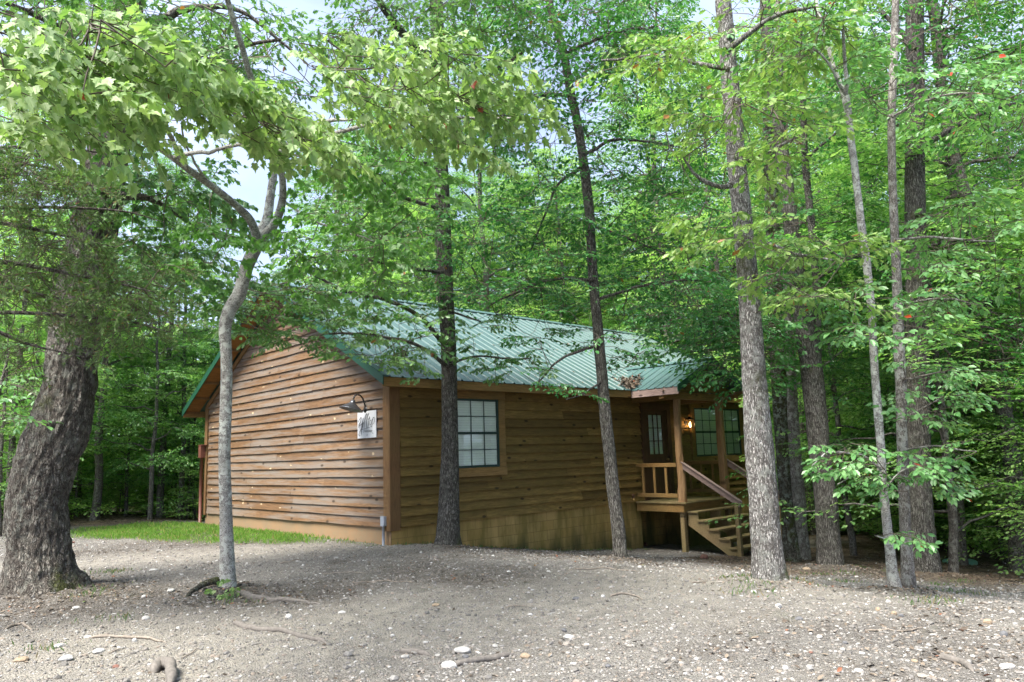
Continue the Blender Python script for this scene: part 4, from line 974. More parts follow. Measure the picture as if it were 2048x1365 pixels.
# 3 straight dark trunk in front of the cabin
of=[([(430,560),(640,540),(660,640),(600,675),(500,680),(440,650)],10.8,12.4,75,dict(scale=.75)),([(455,620),(540,560),(640,560),(760,600),(880,620),(880,720),(800,740),(720,735),(650,690),(560,690),(480,680)],11.0,12.7,120,dict(scale=.78,keep=.95)),
    ([(560,520),(680,480),(860,500),(880,590),(760,600),(600,570)],11.3,13.3,60,dict(scale=.8)),
    ([(640,330),(860,380),(870,500),(700,500),(620,430)],11.5,14,100,dict(scale=.85)),
    ([(700,-60),(1000,-60),(1060,60),(1010,140),(880,120),(740,120),(690,40)],11.5,14.5,160,dict(scale=.9)),
    ([(760,180),(1000,160),(1000,300),(800,330)],12,14,60,dict(scale=.85)),
    ([(900,610),(960,600),(1000,660),(940,720),(905,700)],11.8,12.6,9,dict(scale=.6)),([(930,705),(1080,690),(1090,745),(1000,775),(930,740)],12,12.8,16,dict(scale=.55)),
    ([(800,700),(850,690),(870,750),(820,770)],11.6,12.4,5,dict(scale=.55))]
tree('straight dark-barked oak standing in front of the single window',(895,1096),
 [[(895,1098,56),(896,1070,48),(897,1030,44),(898,1000,42),(900,900,35),(899,800,32),(897,700,31),(893,620,32),(890,560,33),(887,480,31),(885,400,29),(882,330,28),(879,240,27),(876,120,27),(873,0,26),(870,-140,22),(866,-260,16)]],
 'bark_dark',[('oak','oak','leaf_oak',of)],n=60,amp=.06,lobes=4,flare=.24,fh=.2,seed=9,dref=12.8,step=.05,
 limbs=[[(892,690,12.6,10),(850,640,12.3,9),(780,600,12,8),(690,575,11.8,7),(620,545,11.6,4)],[(896,735,12.6,9),(840,690,12.1,7),(760,670,11.8,6),(660,665,11.5,4)],[(885,420,12.9,9),(820,400,12.6,8),(740,350,12.3,6),(660,310,12,4)],
        [(886,545,12.8,8),(800,530,12.3,6),(700,505,12,4)],[(880,150,13.2,20),(800,60,13,16),(760,-10,12.8,12)],[(878,240,13.2,12),(960,170,12.8,8),(1050,110,12.6,5)],[(883,330,13,8),(830,320,12.6,6),(800,290,12.4,4)],
        [(900,730,12.6,6),(960,715,12.3,4),(1060,720,12.2,3)],[(892,620,12.7,5),(960,640,12.3,3)]])
# 4 slim tree with a doubled foot
gf=[([(900,600),(1010,560),(1200,570),(1300,600),(1310,680),(1230,720),(1100,690),(960,640)],10.2,12.6,48,dict(scale=.75,keep=.85)),
    ([(900,430),(1180,400),(1400,430),(1420,640),(1260,620),(1100,600),(900,600)],10.5,13,230,dict(scale=.9)),
    ([(960,170),(1180,100),(1360,160),(1420,300),(1400,430),(1180,420),(980,430)],10.5,13.5,210,dict(scale=.9)),
    ([(980,-40),(1300,-40),(1380,100),(1200,150),(1060,100)],11,14,190,dict(scale=.95)),
    ([(1080,640),(1120,640),(1130,760),(1050,770),(1020,720)],10.8,11.6,12,dict(scale=.6)),
    ([(1110,775),(1180,755),(1200,790),(1130,815)],10.4,10.7,4,dict(scale=.55)),
    ([(1210,680),(1270,650),(1300,700),(1260,760),(1215,740)],10.6,11.3,9,dict(scale=.6))]
tree('slim tree with a doubled twisted foot in front of the long cabin wall',(1238,1124),
 [[(1246,1128,26),(1243,1100,22),(1238,1060,24),(1230,1010,26),(1224,960,26),(1219,900,25),(1213,850,24),(1208,800,23),(1203,740,22),(1199,700,22),(1195,650,21),(1190,600,20),(1186,550,20),(1183,500,19),(1180,440,19),(1174,380,20),(1165,310,18),(1152,230,17),(1142,190,17),(1128,110,16),(1112,50,15),(1098,0,15),(1085,-120,12)],
  [(1222,1130,11),(1231,1105,13),(1231,1070,15),(1229,1030,18),(1226,990,18)]],
 'bark_dark',[('oval','gum','leaf_gum',gf)],n=30,amp=.05,lobes=3,flare=.05,seed=14,dref=11.0,step=.05,
 limbs=[[(1198,690,10.9,7),(1120,720,11,5),(1070,770,11.2,3)],[(1196,600,11.1,7),(1300,570,11.3,5),(1400,560,11.6,3)],[(1186,560,11.1,7),(1080,560,11.3,5),(980,600,11.5,3)],[(1168,330,11.4,8),(1110,380,11.5,5),(1060,500,11.6,3)],
        [(1165,310,11.4,8),(1240,280,11.7,6),(1350,300,12,4)],[(1180,450,11.3,7),(1250,470,11.5,5),(1330,500,11.8,3)],[(1140,190,11.6,8),(1050,200,11.8,6),(980,260,12,4)],[(1170,790,10.9,4),(1150,785,10.7,3)],[(1206,760,10.9,5),(1160,790,10.7,3),(1130,800,10.6,2)],
        [(1128,110,11.6,8),(1230,60,11.9,6),(1330,40,12.2,4)]])
# 5 big plated trunk before the stairs
lf=[([(1370,190),(1480,180),(1600,220),(1620,300),(1560,370),(1480,370),(1400,350),(1370,290)],7.7,9.3,34,dict(scale=.75)),
    ([(1480,460),(1600,440),(1690,480),(1700,570),(1640,640),(1560,620),(1490,560)],7.8,9.3,34,dict(scale=.75)),
    ([(1330,60),(1480,-20),(1640,-40),(1700,60),(1600,150),(1440,130)],8.4,10.5,45,dict(scale=.9)),
    ([(1350,400),(1470,430),(1480,520),(1400,520)],8.4,9.6,12,dict(scale=.7)),
    ([(1130,90),(1400,60),(1400,140),(1240,170)],8.6,10.5,20,dict(scale=.8))]
tree('stout straight oak with pale plated bark hiding the right side of the stairs',(1538,1170),
 [[(1541,1174,78),(1538,1140,68),(1535,1100,61),(1530,1050,59),(1527,1000,58),(1523,950,57),(1519,900,56),(1515,850,53),(1511,800,49),(1508,750,47),(1505,700,45),(1501,640,43),(1498,590,42),(1494,540,40),(1489,490,39),(1484,430,38),(1478,370,37),(1471,300,36),(1465,220,35),(1458,140,33),(1452,60,32),(1446,0,31),(1438,-120,26),(1430,-240,20)]],
 'bark_plate',[('oak','oak','leaf_oak_light',lf)],n=90,amp=.05,lobes=5,flare=.16,fh=.16,seed=21,dref=8.95,step=.025,
 limbs=[[(1476,365,8.9,14),(1450,372,8.7,10),(1400,350,8.5,7),(1372,310,8.4,4)],[(1472,330,8.9,8),(1540,300,8.7,6),(1600,260,8.5,4)],[(1490,470,8.9,8),(1560,500,8.7,6),(1660,520,8.5,4)],[(1455,100,9.2,12),(1540,40,9.3,8),(1640,10,9.4,5)],[(1458,140,9.2,10),(1340,110,9.4,7),(1200,120,9.6,4)]])
# 6,7 mossy pair behind it
tree('dark mossy trunk close behind the stout plated oak',(1582,1108),
 [[(1583,1110,34),(1578,1060,27),(1572,1000,25),(1566,930,25),(1562,860,26),(1559,800,29),(1556,720,31),(1552,640,31),(1549,560,30),(1546,460,28),(1540,340,26),(1536,200,22),(1530,60,18),(1526,-60,14)]],
 'bark_mossy',[('oval','gumbig','leaf_gum',[([(1380,540),(1560,540),(1570,740),(1520,775),(1420,745),(1340,680),(1300,620)],11.0,12.7,150,dict(scale=.9)),([(1400,640),(1560,640),(1560,790),(1500,800),(1410,745)],10.8,11.8,60,dict(scale=.7)),([(1240,600),(1400,540),(1540,660),(1480,720),(1370,680)],12.5,14.2,90,dict(scale=.8)),([(1420,380),(1640,400),(1660,560),(1440,560)],11.5,15,70,{})])],
 n=26,amp=.07,lobes=3,flare=.08,seed=31,dref=13.0,base=footat(1583,16.6),
 limbs=[[(1556,700,13,9),(1480,690,12.8,6),(1380,700,12.6,3)],[(1552,600,13,9),(1470,600,13,6),(1340,640,13,3)],[(1546,480,13,8),(1620,440,13,4)]])
tree('lichen-grey trunk standing beside the dark mossy one behind the plated oak',(1603,1107),
 [[(1606,1112,30),(1602,1060,25),(1598,1000,26),(1592,930,24),(1587,860,23),(1583,790,23),(1580,700,20),(1577,600,19),(1574,480,18),(1570,340,17),(1562,200,15),(1556,40,13),(1552,-60,10)]],
 'bark_thin',[('oval','gum','leaf_gum',[([(1560,600),(1680,600),(1700,760),(1640,800),(1600,740)],12.5,14.5,40,{}),([(1500,200),(1680,200),(1700,420),(1520,420)],13,16,60,{})])],
 n=24,amp=.06,lobes=3,flare=.08,seed=33,dref=14.0,base=footat(1604,17.3),
 limbs=[[(1582,780,14,6),(1640,740,13.6,4),(1690,700,13.4,3)],[(1574,450,14.4,6),(1640,380,14.6,4)]])
# 8 brown trunk with forked second stem
tree('brown furrowed trunk with a second stem forking off at roof height',(1660,1140),
 [[(1662,1146,54),(1658,1100,48),(1655,1050,45),(1652,1000,44),(1647,960,42),(1641,920,41),(1637,880,42),(1632,830,42),(1627,780,42),(1622,730,41),(1616,690,40),(1609,650,37),(1602,610,34),(1595,560,33),(1588,500,31),(1580,430,29),(1570,350,27),(1558,250,24),(1544,120,22),(1530,0,20),(1520,-100,15)],
  [(1632,770,12.4,16),(1634,720,12.5,16),(1634,650,12.6,15),(1632,560,12.7,14),(1622,440,12.9,13),(1610,320,13,12),(1606,200,13,10),(1600,60,13,8)]],
 'bark_dark',[('oval','gum','leaf_gum',[([(1560,420),(1700,380),(1760,560),(1700,700),(1640,720),(1590,600)],12,14.5,85,{}),([(1500,60),(1760,40),(1780,300),(1560,330)],12,16,90,{})])],
 n=48,amp=.06,lobes=4,flare=.22,fh=.2,seed=41,dref=12.4,step=.045,
 limbs=[[(1632,560,12.8,6),(1700,520,12.6,4),(1750,520,12.4,3)],[(1610,320,13,6),(1680,260,13,4)],[(1606,200,13,6),(1540,120,13,4)]])
# 9 thin silvery stem
pf_=[([(1640,620),(1700,570),(1800,600),(1800,690),(1740,700),(1660,680)],8.0,9.0,16,dict(scale=.8)),
    ([(1605,905),(1640,885),(1700,880),(1760,900),(1780,950),(1720,970),(1650,945)],8.0,8.7,22,dict(scale=.5)),
    ([(1735,1075),(1760,1060),(1850,1075),(1850,1110),(1750,1105)],8.3,8.8,5,dict(scale=.42)),
    ([(1760,900),(1850,905),(1860,960),(1800,1000),(1770,980)],8.2,8.8,10,dict(scale=.55)),
    ([(1480,40),(1640,10),(1720,60),(1700,150),(1600,140),(1500,110)],8.4,10,30,dict(scale=.8))]
tree('thin silvery leaning stem nearest the gravel in the group of three',(1790,1186),
 [[(1792,1190,29),(1788,1165,24),(1784,1140,21),(1780,1100,19),(1774,1050,18),(1769,1000,17),(1764,950,17),(1762,900,16),(1758,850,16),(1754,800,16),(1750,750,15),(1747,700,15),(1744,640,14),(1740,590,15),(1736,550,15),(1731,510,16),(1724,460,15),(1717,400,14),(1710,340,14),(1702,280,14),(1697,230,14),(1688,185,15),(1672,150,9),(1655,90,8),(1640,40,7),(1628,-20,6)],
  [(1690,190,8.9,8),(1694,165,8.9,7),(1690,130,9,6),(1686,60,9,5)]],
 'bark_pale',[('oval','gumbig','leaf_gum_light',pf_)],n=26,amp=.05,lobes=3,flare=.05,seed=51,dref=8.85,step=.04,
 limbs=[[(1765,940,8.7,5),(1720,912,8.5,4),(1660,905,8.3,3),(1622,930,8.2,2)],[(1722,915,8.5,3),(1700,950,8.4,2),(1672,968,8.3,2)],[(1776,1080,8.7,3),(1750,1072,8.6,2)],[(1788,1090,8.7,3),(1840,1080,8.6,2)],[(1690,190,8.9,5),(1640,110,8.8,4),(1560,80,8.7,3)],[(1768,980,8.7,4),(1800,950,8.6,3),(1840,930,8.5,2)]])
# 10 second stem
qf=[([(1820,560),(1960,600),(1990,640),(1900,660),(1800,640)],8.4,9.4,15,dict(scale=.75)),([(1800,720),(1900,730),(1920,770),(1850,780),(1790,760)],8.4,9.2,9,dict(scale=.65)),
    ([(1800,780),(1900,790),(1925,830),(1840,850),(1800,830)],8.4,9.2,12,dict(scale=.65)),([(1820,890),(1960,890),(1960,920),(1830,925)],8.4,9.0,8,dict(scale=.6)),([(1815,930),(1900,935),(1900,975),(1820,970)],8.4,9.0,8,dict(scale=.55)),
    ([(1700,130),(1860,120),(2000,160),(1990,240),(1860,260),(1740,220)],8.6,10.5,46,dict(scale=.85)),([(1790,440),(1900,380),(2020,430),(2010,540),(1900,560),(1800,520)],8.8,10.5,46,dict(scale=.85))]
tree('grey-brown stem in the middle of the group of three',(1818,1184),
 [[(1818,1188,30),(1816,1150,26),(1813,1100,22),(1810,1050,21),(1808,1000,21),(1806,950,20),(1806,930,23),(1805,900,21),(1803,850,20),(1803,800,21),(1801,750,21),(1798,700,22),(1797,650,21),(1795,600,19),(1791,500,17),(1787,420,16),(1784,330,15),(1783,240,15),(1787,130,15),(1790,40,14),(1793,-60,12)]],
 'bark_thin',[('oval','gumbig','leaf_gum_light',qf)],n=28,amp=.05,lobes=3,flare=.05,seed=55,dref=8.95,step=.04,
 limbs=[[(1795,610,8.9,5),(1880,600,8.8,4),(1970,620,8.7,2)],[(1806,900,8.8,4),(1880,895,8.7,3),(1950,905,8.6,2)],[(1803,760,8.8,4),(1890,745,8.8,2)],[(1784,235,9.1,6),(1860,200,9.2,4),(1960,190,9.3,3)],[(1790,480,9,5),(1880,470,9.1,4),(1990,480,9.3,3)],[(1804,840,8.8,3),(1880,800,8.8,2)],[(1806,965,8.8,3),(1870,945,8.7,2)]])
# 11 thick dark trunk behind
tree('thick dark trunk at the back of the group of three',(1848,1152),
 [[(1852,1158,66),(1848,1120,56),(1845,1080,50),(1843,1040,47),(1841,1000,44),(1839,950,43),(1837,900,44),(1836,850,45),(1835,800,46),(1834,740,45),(1834,680,43),(1834,600,41),(1831,500,40),(1830,400,38),(1830,300,36),(1830,200,35),(1830,100,33),(1829,0,32),(1826,-140,26)]],
 'bark_dark',[('oval','gum','leaf_gum',[([(1860,500),(2060,520),(2060,760),(1900,740),(1860,640)],12,15,110,{}),([(1700,-40),(2060,-40),(2060,360),(1880,380),(1860,200),(1720,200)],12.5,16.5,170,{}),([(1880,640),(2060,700),(2060,840),(1960,820),(1890,740)],12,15,45,{})])],
 n=60,amp=.07,lobes=4,flare=.25,fh=.2,seed=61,dref=12.7,step=.05,
 limbs=[[(1834,640,12.6,9),(1930,640,12.9,6),(2040,680,13.4,4)],[(1830,300,13,12),(1940,240,13.4,8),(2060,200,14,5)],[(1830,500,12.8,8),(1930,480,13.2,5),(2050,500,13.6,3)],[(1830,100,13.4,10),(1760,20,13.8,6)]])
# cedar whose trunk stands just outside the frame; its branches reach in before the oak
cb=np.array([*(at(-150,900,8.6)[:2]),0.0]); cb[2]=float(hgt(cb[0],cb[1]))
e=empty('cedar_tree',tuple(cb),'red cedar reaching feathery dark green branches in front of the leaning oak','tree')
T=Tubes(); T.add(resample(np.array([[*cb,.13],[cb[0]+.05,cb[1],3,.10],[cb[0],cb[1]+.1,7,.05],[cb[0],cb[1],8.5,.02]]),.15)[:,:3],np.linspace(.13,.02,len(resample(np.array([[*cb,.13],[cb[0]+.05,cb[1],3,.10],[cb[0],cb[1]+.1,7,.05],[cb[0],cb[1],8.5,.02]]),.15))),12)
an=[]
for (y0,x1,y1,d1,r) in ((560,40,580,8.4,14),(430,120,470,8.3,12),(350,60,330,8.4,12),(640,60,690,8.4,11),(500,200,560,8.2,12),(420,220,420,8.4,9),(620,230,640,8.0,10),(300,160,300,8.7,9),(520,0,520,8.2,9)):
    P=resample(np.array([[*at(-150,y0+60,8.6),r],[*at(-40,(y0*2+y1)/3,8.5),r*.8],[*at(x1,y1,d1),r*.45],[*at(x1+110,y1+25,d1-.1),r*.15]]),.1); T.add(P[:,:3],P[:,3]*.5*8.4/F,6); an.append(P[:,:3])
Fo=Foliage(TPL['cedar']); tw=Tubes()
for poly,n_ in (([(-30,260),(160,290),(170,560),(140,620),(-30,600)],45),([(260,470),(340,520),(330,600),(240,620)],8),([(-30,300),(150,300),(175,420),(180,520),(235,590),(200,640),(120,620),(40,560),(-30,560)],85),([(180,500),(270,520),(280,600),(200,640),(160,560)],12),([(120,560),(330,600),(340,650),(250,680),(110,660)],20),([(-30,560),(80,600),(120,690),(20,720),(-30,700)],20)):
    fill(Fo,tw,poly,7.8,9.0,n_,an,scale=.85,pitch=-.25,jit=.7,tr=.003)
build_leaves('crown',Fo.arr(),'needle',M['leaf_cedar'],e,off=cb); with_twigs(T,tw,'bark_oak',e,cb)
# broad-leaved sapling at the left edge behind the oak
tree('leafy sapling half hidden behind the leaning oak at the edge of the drive',(-30,1060),
 [[(-30,1060,10),(-20,900,8),(0,780,6),(20,700,4)]],'bark_far',[('oval','gumbig','leaf_gum_light',[([(-30,690),(60,670),(115,720),(100,800),(40,860),(-30,850)],10.5,12,34,dict(scale=.9))])],n=10,amp=.02,seed=3,base=np.array([*at(-30,1000,11.5)[:2],float(hgt(*at(-30,1000,11.5)[:2]))]))

# ------------------------------------------------------------------ roots, sprouts, stones, sticks, small finds
def rootstick(name,label,px,r0,r1,mat,cat,group=None,lift=.02,arch=0):
    P=[]
    for i,(x,y) in enumerate(px):
        g_=ground(x,y); P.append([g_[0],g_[1],float(gz(g_[0],g_[1]))+lift+arch*math.sin(math.pi*i/(len(px)-1))])
    P=np.array(P); b=P[0].copy(); P=resample(P-b,.04); n=len(P)
    P[:,:2]+=np.cumsum(rng.normal(0,.004,(n,2)),0)
    P[:,2]=gz(P[:,0]+b[0],P[:,1]+b[1])-b[2]+lift*.6+arch*np.sin(np.pi*np.linspace(0,1,n))
    u_=np.linspace(0,1,n); env=np.clip(np.minimum(1+u_ if 'foot of' in label else u_/.08,(1-u_)/.15),.12,1); P[:,2]-=(1-env)*max(r0,r1)*.9; V,Fq=tube_arr(P,np.linspace(r0,r1,n)*env*(1+.35*fbm(P*7,4,2)),9); T=Tubes(); T.raw(V,Fq)
    o=T.build(name,M[mat],None); o.location=b; return tag(o,label,cat,group)
rootstick('tree_root','mossy arched root running left from the foot of the crooked maple',[(456,1176),(430,1186),(400,1190),(362,1202)],.06,.018,'bark_mossy','root',arch=.05)
rootstick('tree_root','low grey root running right from the crooked maple into the gravel',[(465,1190),(530,1200),(590,1206),(660,1212)],.045,.012,'root','root')
rootstick('tree_root','long smooth grey root snaking through the gravel below the maple root',[(460,1245),(510,1262),(570,1268),(620,1282),(680,1300)],.03,.018,'root','root')
rootstick('tree_root','short grey root looping out of the gravel at the bottom edge',[(305,1350),(320,1338),(336,1345),(340,1372)],.045,.035,'root','root',arch=.05)
rootstick('tree_root','thick grey root beside the largest pale stone',[(905,1335),(960,1322),(1030,1312)],.022,.026,'root','root')
rootstick('tree_root','faint buried root left of the pale stones',[(795,1302),(830,1306),(870,1312)],.028,.02,'root','root')
rootstick('tree_root','curved root half buried at the lower right',[(1870,1315),(1920,1322),(1950,1340)],.03,.02,'root','root')
for i,(px,r,lab) in enumerate([([(170,1280),(240,1276),(300,1278),(342,1284)],.016,'pale bare branch lying on the litter below the great oak'),([(218,1306),(250,1297)],.009,'short dark stick beside the white stones at lower left'),([(362,1318),(405,1298)],.007,'thin dark stick pointing at the long root'),
    ([(1218,1196),(1260,1193),(1295,1198)],.012,'curved pale stick on the bright gravel in the middle'),([(700,1172),(760,1166),(830,1170)],.007,'thin twig lying across the middle of the gravel'),([(1380,1170),(1415,1168)],.010,'short pale stick left of the stout plated oak'),
    ([(10,1260),(40,1248),(70,1262)],.016,'grey branch end at the lower left edge'),([(640,1150),(690,1148),(740,1150)],.006,'small dark twig in front of the straight oak'),([(1150,1140),(1230,1138),(1290,1146)],.010,'long twig at the foot of the doubled tree'),([(1730,1262),(1790,1262),(1850,1256)],.008,'thin straight stick on the dirt at the right'),([(560,1125),(610,1119)],.007,'small stick left of the straight oak'),([(1010,1215),(1060,1212)],.007,'short twig in the centre of the bright gravel')]):
    rootstick('stick',lab,px,r,r*.5,'dead_wood','stick')
def rock(label,x,y,wpx,mat,flat=.6,group=None,asp=.75):
    g_=ground(x,y); d=np.linalg.norm(g_-CAM); s=wpx*.39*d/F; g_[2]=gz(g_[0],g_[1])
    bm_V=ICO.copy(); Fl=ICF
    # one subdivision for a rounder, chipped stone
    V=list(map(tuple,bm_V)); cache={}; F2=[]
    def mid(a,b):
        k=(min(a,b),max(a,b))
        if k not in cache: p=(np.array(V[a])+np.array(V[b]))/2; p/=np.linalg.norm(p); cache[k]=len(V); V.append(tuple(p))
        return cache[k]
    for a,b,c_ in Fl: ab,bc,ca_=mid(a,b),mid(b,c_),mid(c_,a); F2+=[(a,ab,ca_),(b,bc,ab),(c_,ca_,bc),(ab,bc,ca_)]
    V=np.array(V); V=V*(1+.7*fbm(V*1.3+rng.random(3)*50,3,2))[:,None]+0
    yaw=rng.random()*3; c_,s_=math.cos(yaw),math.sin(yaw); V=V*np.array([s,s*asp,s*flat]); V=V@np.array([[c_,s_,0],[-s_,c_,0],[0,0,1]]); V[:,2]+=s*flat*.35
    F2=np.array(F2); o=mesh_arr('stone',V,F2,np.arange(len(F2))*3,M[mat]); o.location=g_; return tag(o,label,'stone',group)
for a in [('largest white stone near the bottom edge',898,1336,40,'rock_white'),('flat long white stone behind the largest one',925,1304,46,'rock_white',.35),('white stone on the bright gravel right of centre',1138,1280,28,'rock_white',.45),
  ('smooth tan stone at the end of the thick root',1050,1316,26,'rock_tan'),('dark grey stone against the flat white one',930,1316,20,'rock_grey'),('grey stone right of centre near the bottom',1216,1335,18,'rock_grey'),('brownish long stone in the middle of the gravel',872,1212,22,'rock_tan',.4),
  ('flat brown stone under the doubled tree',1152,1199,22,'rock_grey',.35),('white stone left of the curved stick',1128,1262,16,'rock_grey'),
  ('white stone below the crooked maple',577,1238,20,'rock_white',.8),('white stone in the litter left of the crooked maple',291,1241,17,'rock_white',.8),('small white stone between oak and maple',356,1258,12,'rock_white'),('white stone at the end of the bare branch',269,1283,14,'rock_white',.8),
  ('flat white stone at lower left',116,1298,26,'rock_white',.45),('broad white stone below the bare branch',198,1301,30,'rock_white',.4),('long flat white stone at the lower left',132,1318,38,'rock_white',.3),('tan stone at the lower left edge',42,1324,30,'rock_tan',.4),('brown-red stone near the looping root',232,1336,14,'rock_red',.7),
  ('pale flat stone on the worn drive behind the maple',308,1142,22,'rock_white',.25),('white stone beside the mossy root',395,1176,14,'rock_white'),('flat pale stone left of the mossy root',342,1182,22,'rock_white',.35),('pale stone in the leaf litter by the oak',152,1219,22,'rock_white',.3),
  ('orange stone between the stout oak and the forked trunk',1613,1142,18,'rock_tan',.5),('white stone in the grass right of the stout oak',1660,1160,15,'rock_white',.6),('white stone at the foot of the stout oak',1508,1189,15,'rock_white',.7),('small white stone right of the stout oak',1551,1187,10,'rock_white'),
  ('grey stone on the gravel edge below the stout oak',1560,1217,13,'rock_grey',.8),('dark wedge-shaped stone on the bright gravel',1598,1241,20,'rock_grey',.5),('white stone in the row below the group of three',1776,1205,14,'rock_white',.7),('tan stone in the row below the group of three',1756,1221,15,'rock_tan',.8),
  ('rounded pale stone below the group of three',1788,1227,16,'rock_tan',.7),('grey stone touching the rounded pale one',1802,1232,13,'rock_grey',.7),('small white stone left in the row',1688,1207,9,'rock_white'),('large pale stone in the litter at the right',1975,1246,20,'rock_tan',.8),('dark grey block of stone at the right edge',2008,1273,19,'rock_grey',.8),
  ('white stone in the litter at the far right',2024,1226,13,'rock_white',.7),('broad pale stone at the lower right corner',2015,1336,30,'rock_white',.4),('dark blue-grey stone in the right gravel',1690,1287,13,'rock_grey'),('tan stone at the bottom right',1830,1325,14,'rock_tan'),('pale flat stone by the bottom edge at the right',1718,1342,26,'rock_white',.35),
  ('white stone at the bottom edge in the middle',1440,1362,20,'rock_white',.6),('white flat stone left of the bright drive',1280,1136,14,'rock_white',.6),('brick-red stone against the foundation by the porch',1292,1092,13,'rock_red',1.0),('mossy brown lump in the litter below the stairs',1408,1118,26,'rock_red',.6),
  ('orange leaf-stained stone at lower right',1622,1306,11,'rock_red',.4),('flat dark stone on the drive behind the oak',142,1087,20,'rock_red',.25)]:
    rock(*a)
# sprout at the foot of the maple
sb=ground(455,1190); e=empty('sprout',tuple(sb),'small bright green sprout growing at the foot of the crooked maple','plant'); T=Tubes(); Fo=Foliage(TPL['maple'])
for i in range(6):
    p=at(rng.uniform(440,475),rng.uniform(1145,1195),9.25); T.add(np.array([sb,(sb+p)/2+[0,0,.03],p]),[.006,.004,.002],4); Fo.put(p,rng.random()*6.28,.2,0,.22,.35,T,.002)
build_leaves('leaves',Fo.arr(),'maple',M['leaf_maple'],e,off=sb); T.build('stem',M['twig'],e,off=sb)
nb=at(937,597,12.2)
o=MB(); V=ICO*np.array([.05,.05,.065]); V=V*(1+.2*rng.random((12,1))); o.add(V,[tuple(f) for f in ICF]); o=o.build('paper_nest',M['dead'],None,False,tuple(nb)); tag(o,'round brown nest hanging among the leaves right of the straight oak above the roof','nest')
o.modifiers.new('s','SUBSURF').levels=2; o.modifiers['s'].render_levels=2

# ------------------------------------------------------------------ the wood behind
def forest_mesh(H,c0,R,nl,ns,r0,tpl,kind,seed,flat=.5,up=.5,leaf='leaf_wood',bark='bark_far',topthin=0):
    T=Tubes(); z=np.linspace(-.3,H,16); cx=np.cumsum(rng.normal(0,.05,16))*H/14; cy=np.cumsum(rng.normal(0,.05,16))*H/14; cx-=cx[1];cy-=cy[1]
    P=np.stack([cx,cy,z],1); r=r0*(1-.85*np.clip(z/H,0,1)**1.1)+.006; Pq=resample(np.column_stack([P,r]),.35)
    V,Fq=tube_arr(Pq[:,:3],Pq[:,3],14,bark_rough(Pq[:,:3],Pq[:,3],.06,3,.25,seed,fh=.3)); T.raw(V,Fq)
    Fo=Foliage(TPL[tpl]); ends=[]
    for i in range(nl):
        u=(i+rng.random())/nl; h=c0+(H-c0)*u**.9*.97; prof=math.sin(math.pi*min(1,.22+.78*u**.8))**.6
        a=i*2.4+rng.normal()*.4; l=R*prof*rng.uniform(.55,1.15)
        j=np.argmin(abs(Pq[:,2]-h)); s=Pq[j,:3]; el=up*(.3+.9*u)+rng.normal()*.12
        e=s+np.array([math.cos(a)*l*math.cos(el),math.sin(a)*l*math.cos(el),l*math.sin(el)])
        X=limb(T,s,e,max(.012,Pq[j,3]*.45),.008,sag=.05*l,n=4,wig=.25); ends.append((X,a))
    per=max(1,ns//len(ends))
    for X,a in ends:
        for k in range(per):
            t=min(1,.3+.75*rng.random()**.7); q=X[min(len(X)-1,int(t*(len(X)-1)))]
            p=q+rng.normal(0,.28,3)*np.array([1,1,flat]); Fo.put(p,a+rng.normal()*1.0,rng.normal()*.15,rng.normal()*.25,rng.uniform(.7,1.25))
    tr=T.build('trunk',M[bark],None); cr=build_leaves('crown',Fo.arr(),kind,M[leaf],None)
    COL.objects.unlink(tr); COL.objects.unlink(cr)
    return tr,cr
VAR={'tall':[forest_mesh(20,3.6,3.5,36,800,.17,'far','far',71),forest_mesh(18,2.6,3.3,36,760,.13,'far','far',72,leaf='leaf_wood_sunlit'),forest_mesh(22,4.8,3.7,36,800,.21,'far','far',73)],
 'mid':[forest_mesh(8.6,.7,2.6,32,430,.065,'under','far',81,flat=.3,up=.25),forest_mesh(7.2,.5,2.3,30,400,.05,'under','far',82,flat=.3,up=.2,leaf='leaf_wood_sunlit'),forest_mesh(10,1.4,2.6,32,420,.09,'far','far',83,flat=.35,up=.3)],
 'low':[forest_mesh(3.6,.15,1.6,22,220,.025,'under','far',91,flat=.3,up=.3),forest_mesh(2.6,.1,1.4,20,190,.02,'under','far',92,flat=.3,up=.3,leaf='leaf_wood_sunlit')]}
def plant(kind,v,x,y,label,group,sc=1.0,name=None):
    tr,cr=VAR[kind][v]
    e=empty(name or {'tall':'forest_tree','mid':'forest_tree','low':'sapling'}[kind],(x,y,float(hgt(x,y))-.02),label,'tree' if kind!='low' else 'sapling',group)
    e.rotation_euler=(0,0,rng.random()*6.28); e.scale=(sc*rng.uniform(.9,1.12),sc*rng.uniform(.9,1.12),sc*rng.uniform(.88,1.1))
    for s in (tr,cr):
        o=s.copy(); COL.objects.link(o); o.parent=e
    return e
def dirpos(px,d):
    v=ray(px,900); h=math.hypot(v[0],v[1]); return CAM[0]+v[0]/h*d,CAM[1]+v[1]/h*d
placed=[]
def ok(x,y,r):
    if -3.2<x<15.5 and -3.6<y<11.2: return False
    if y<10.5 and x<0: return False
    if y<-2.2 and y>-6.6 and x<12.5: return False
    if y<=-6.6 and x<7: return False
    return all((x-a)**2+(y-b)**2>r*r for a,b in placed)
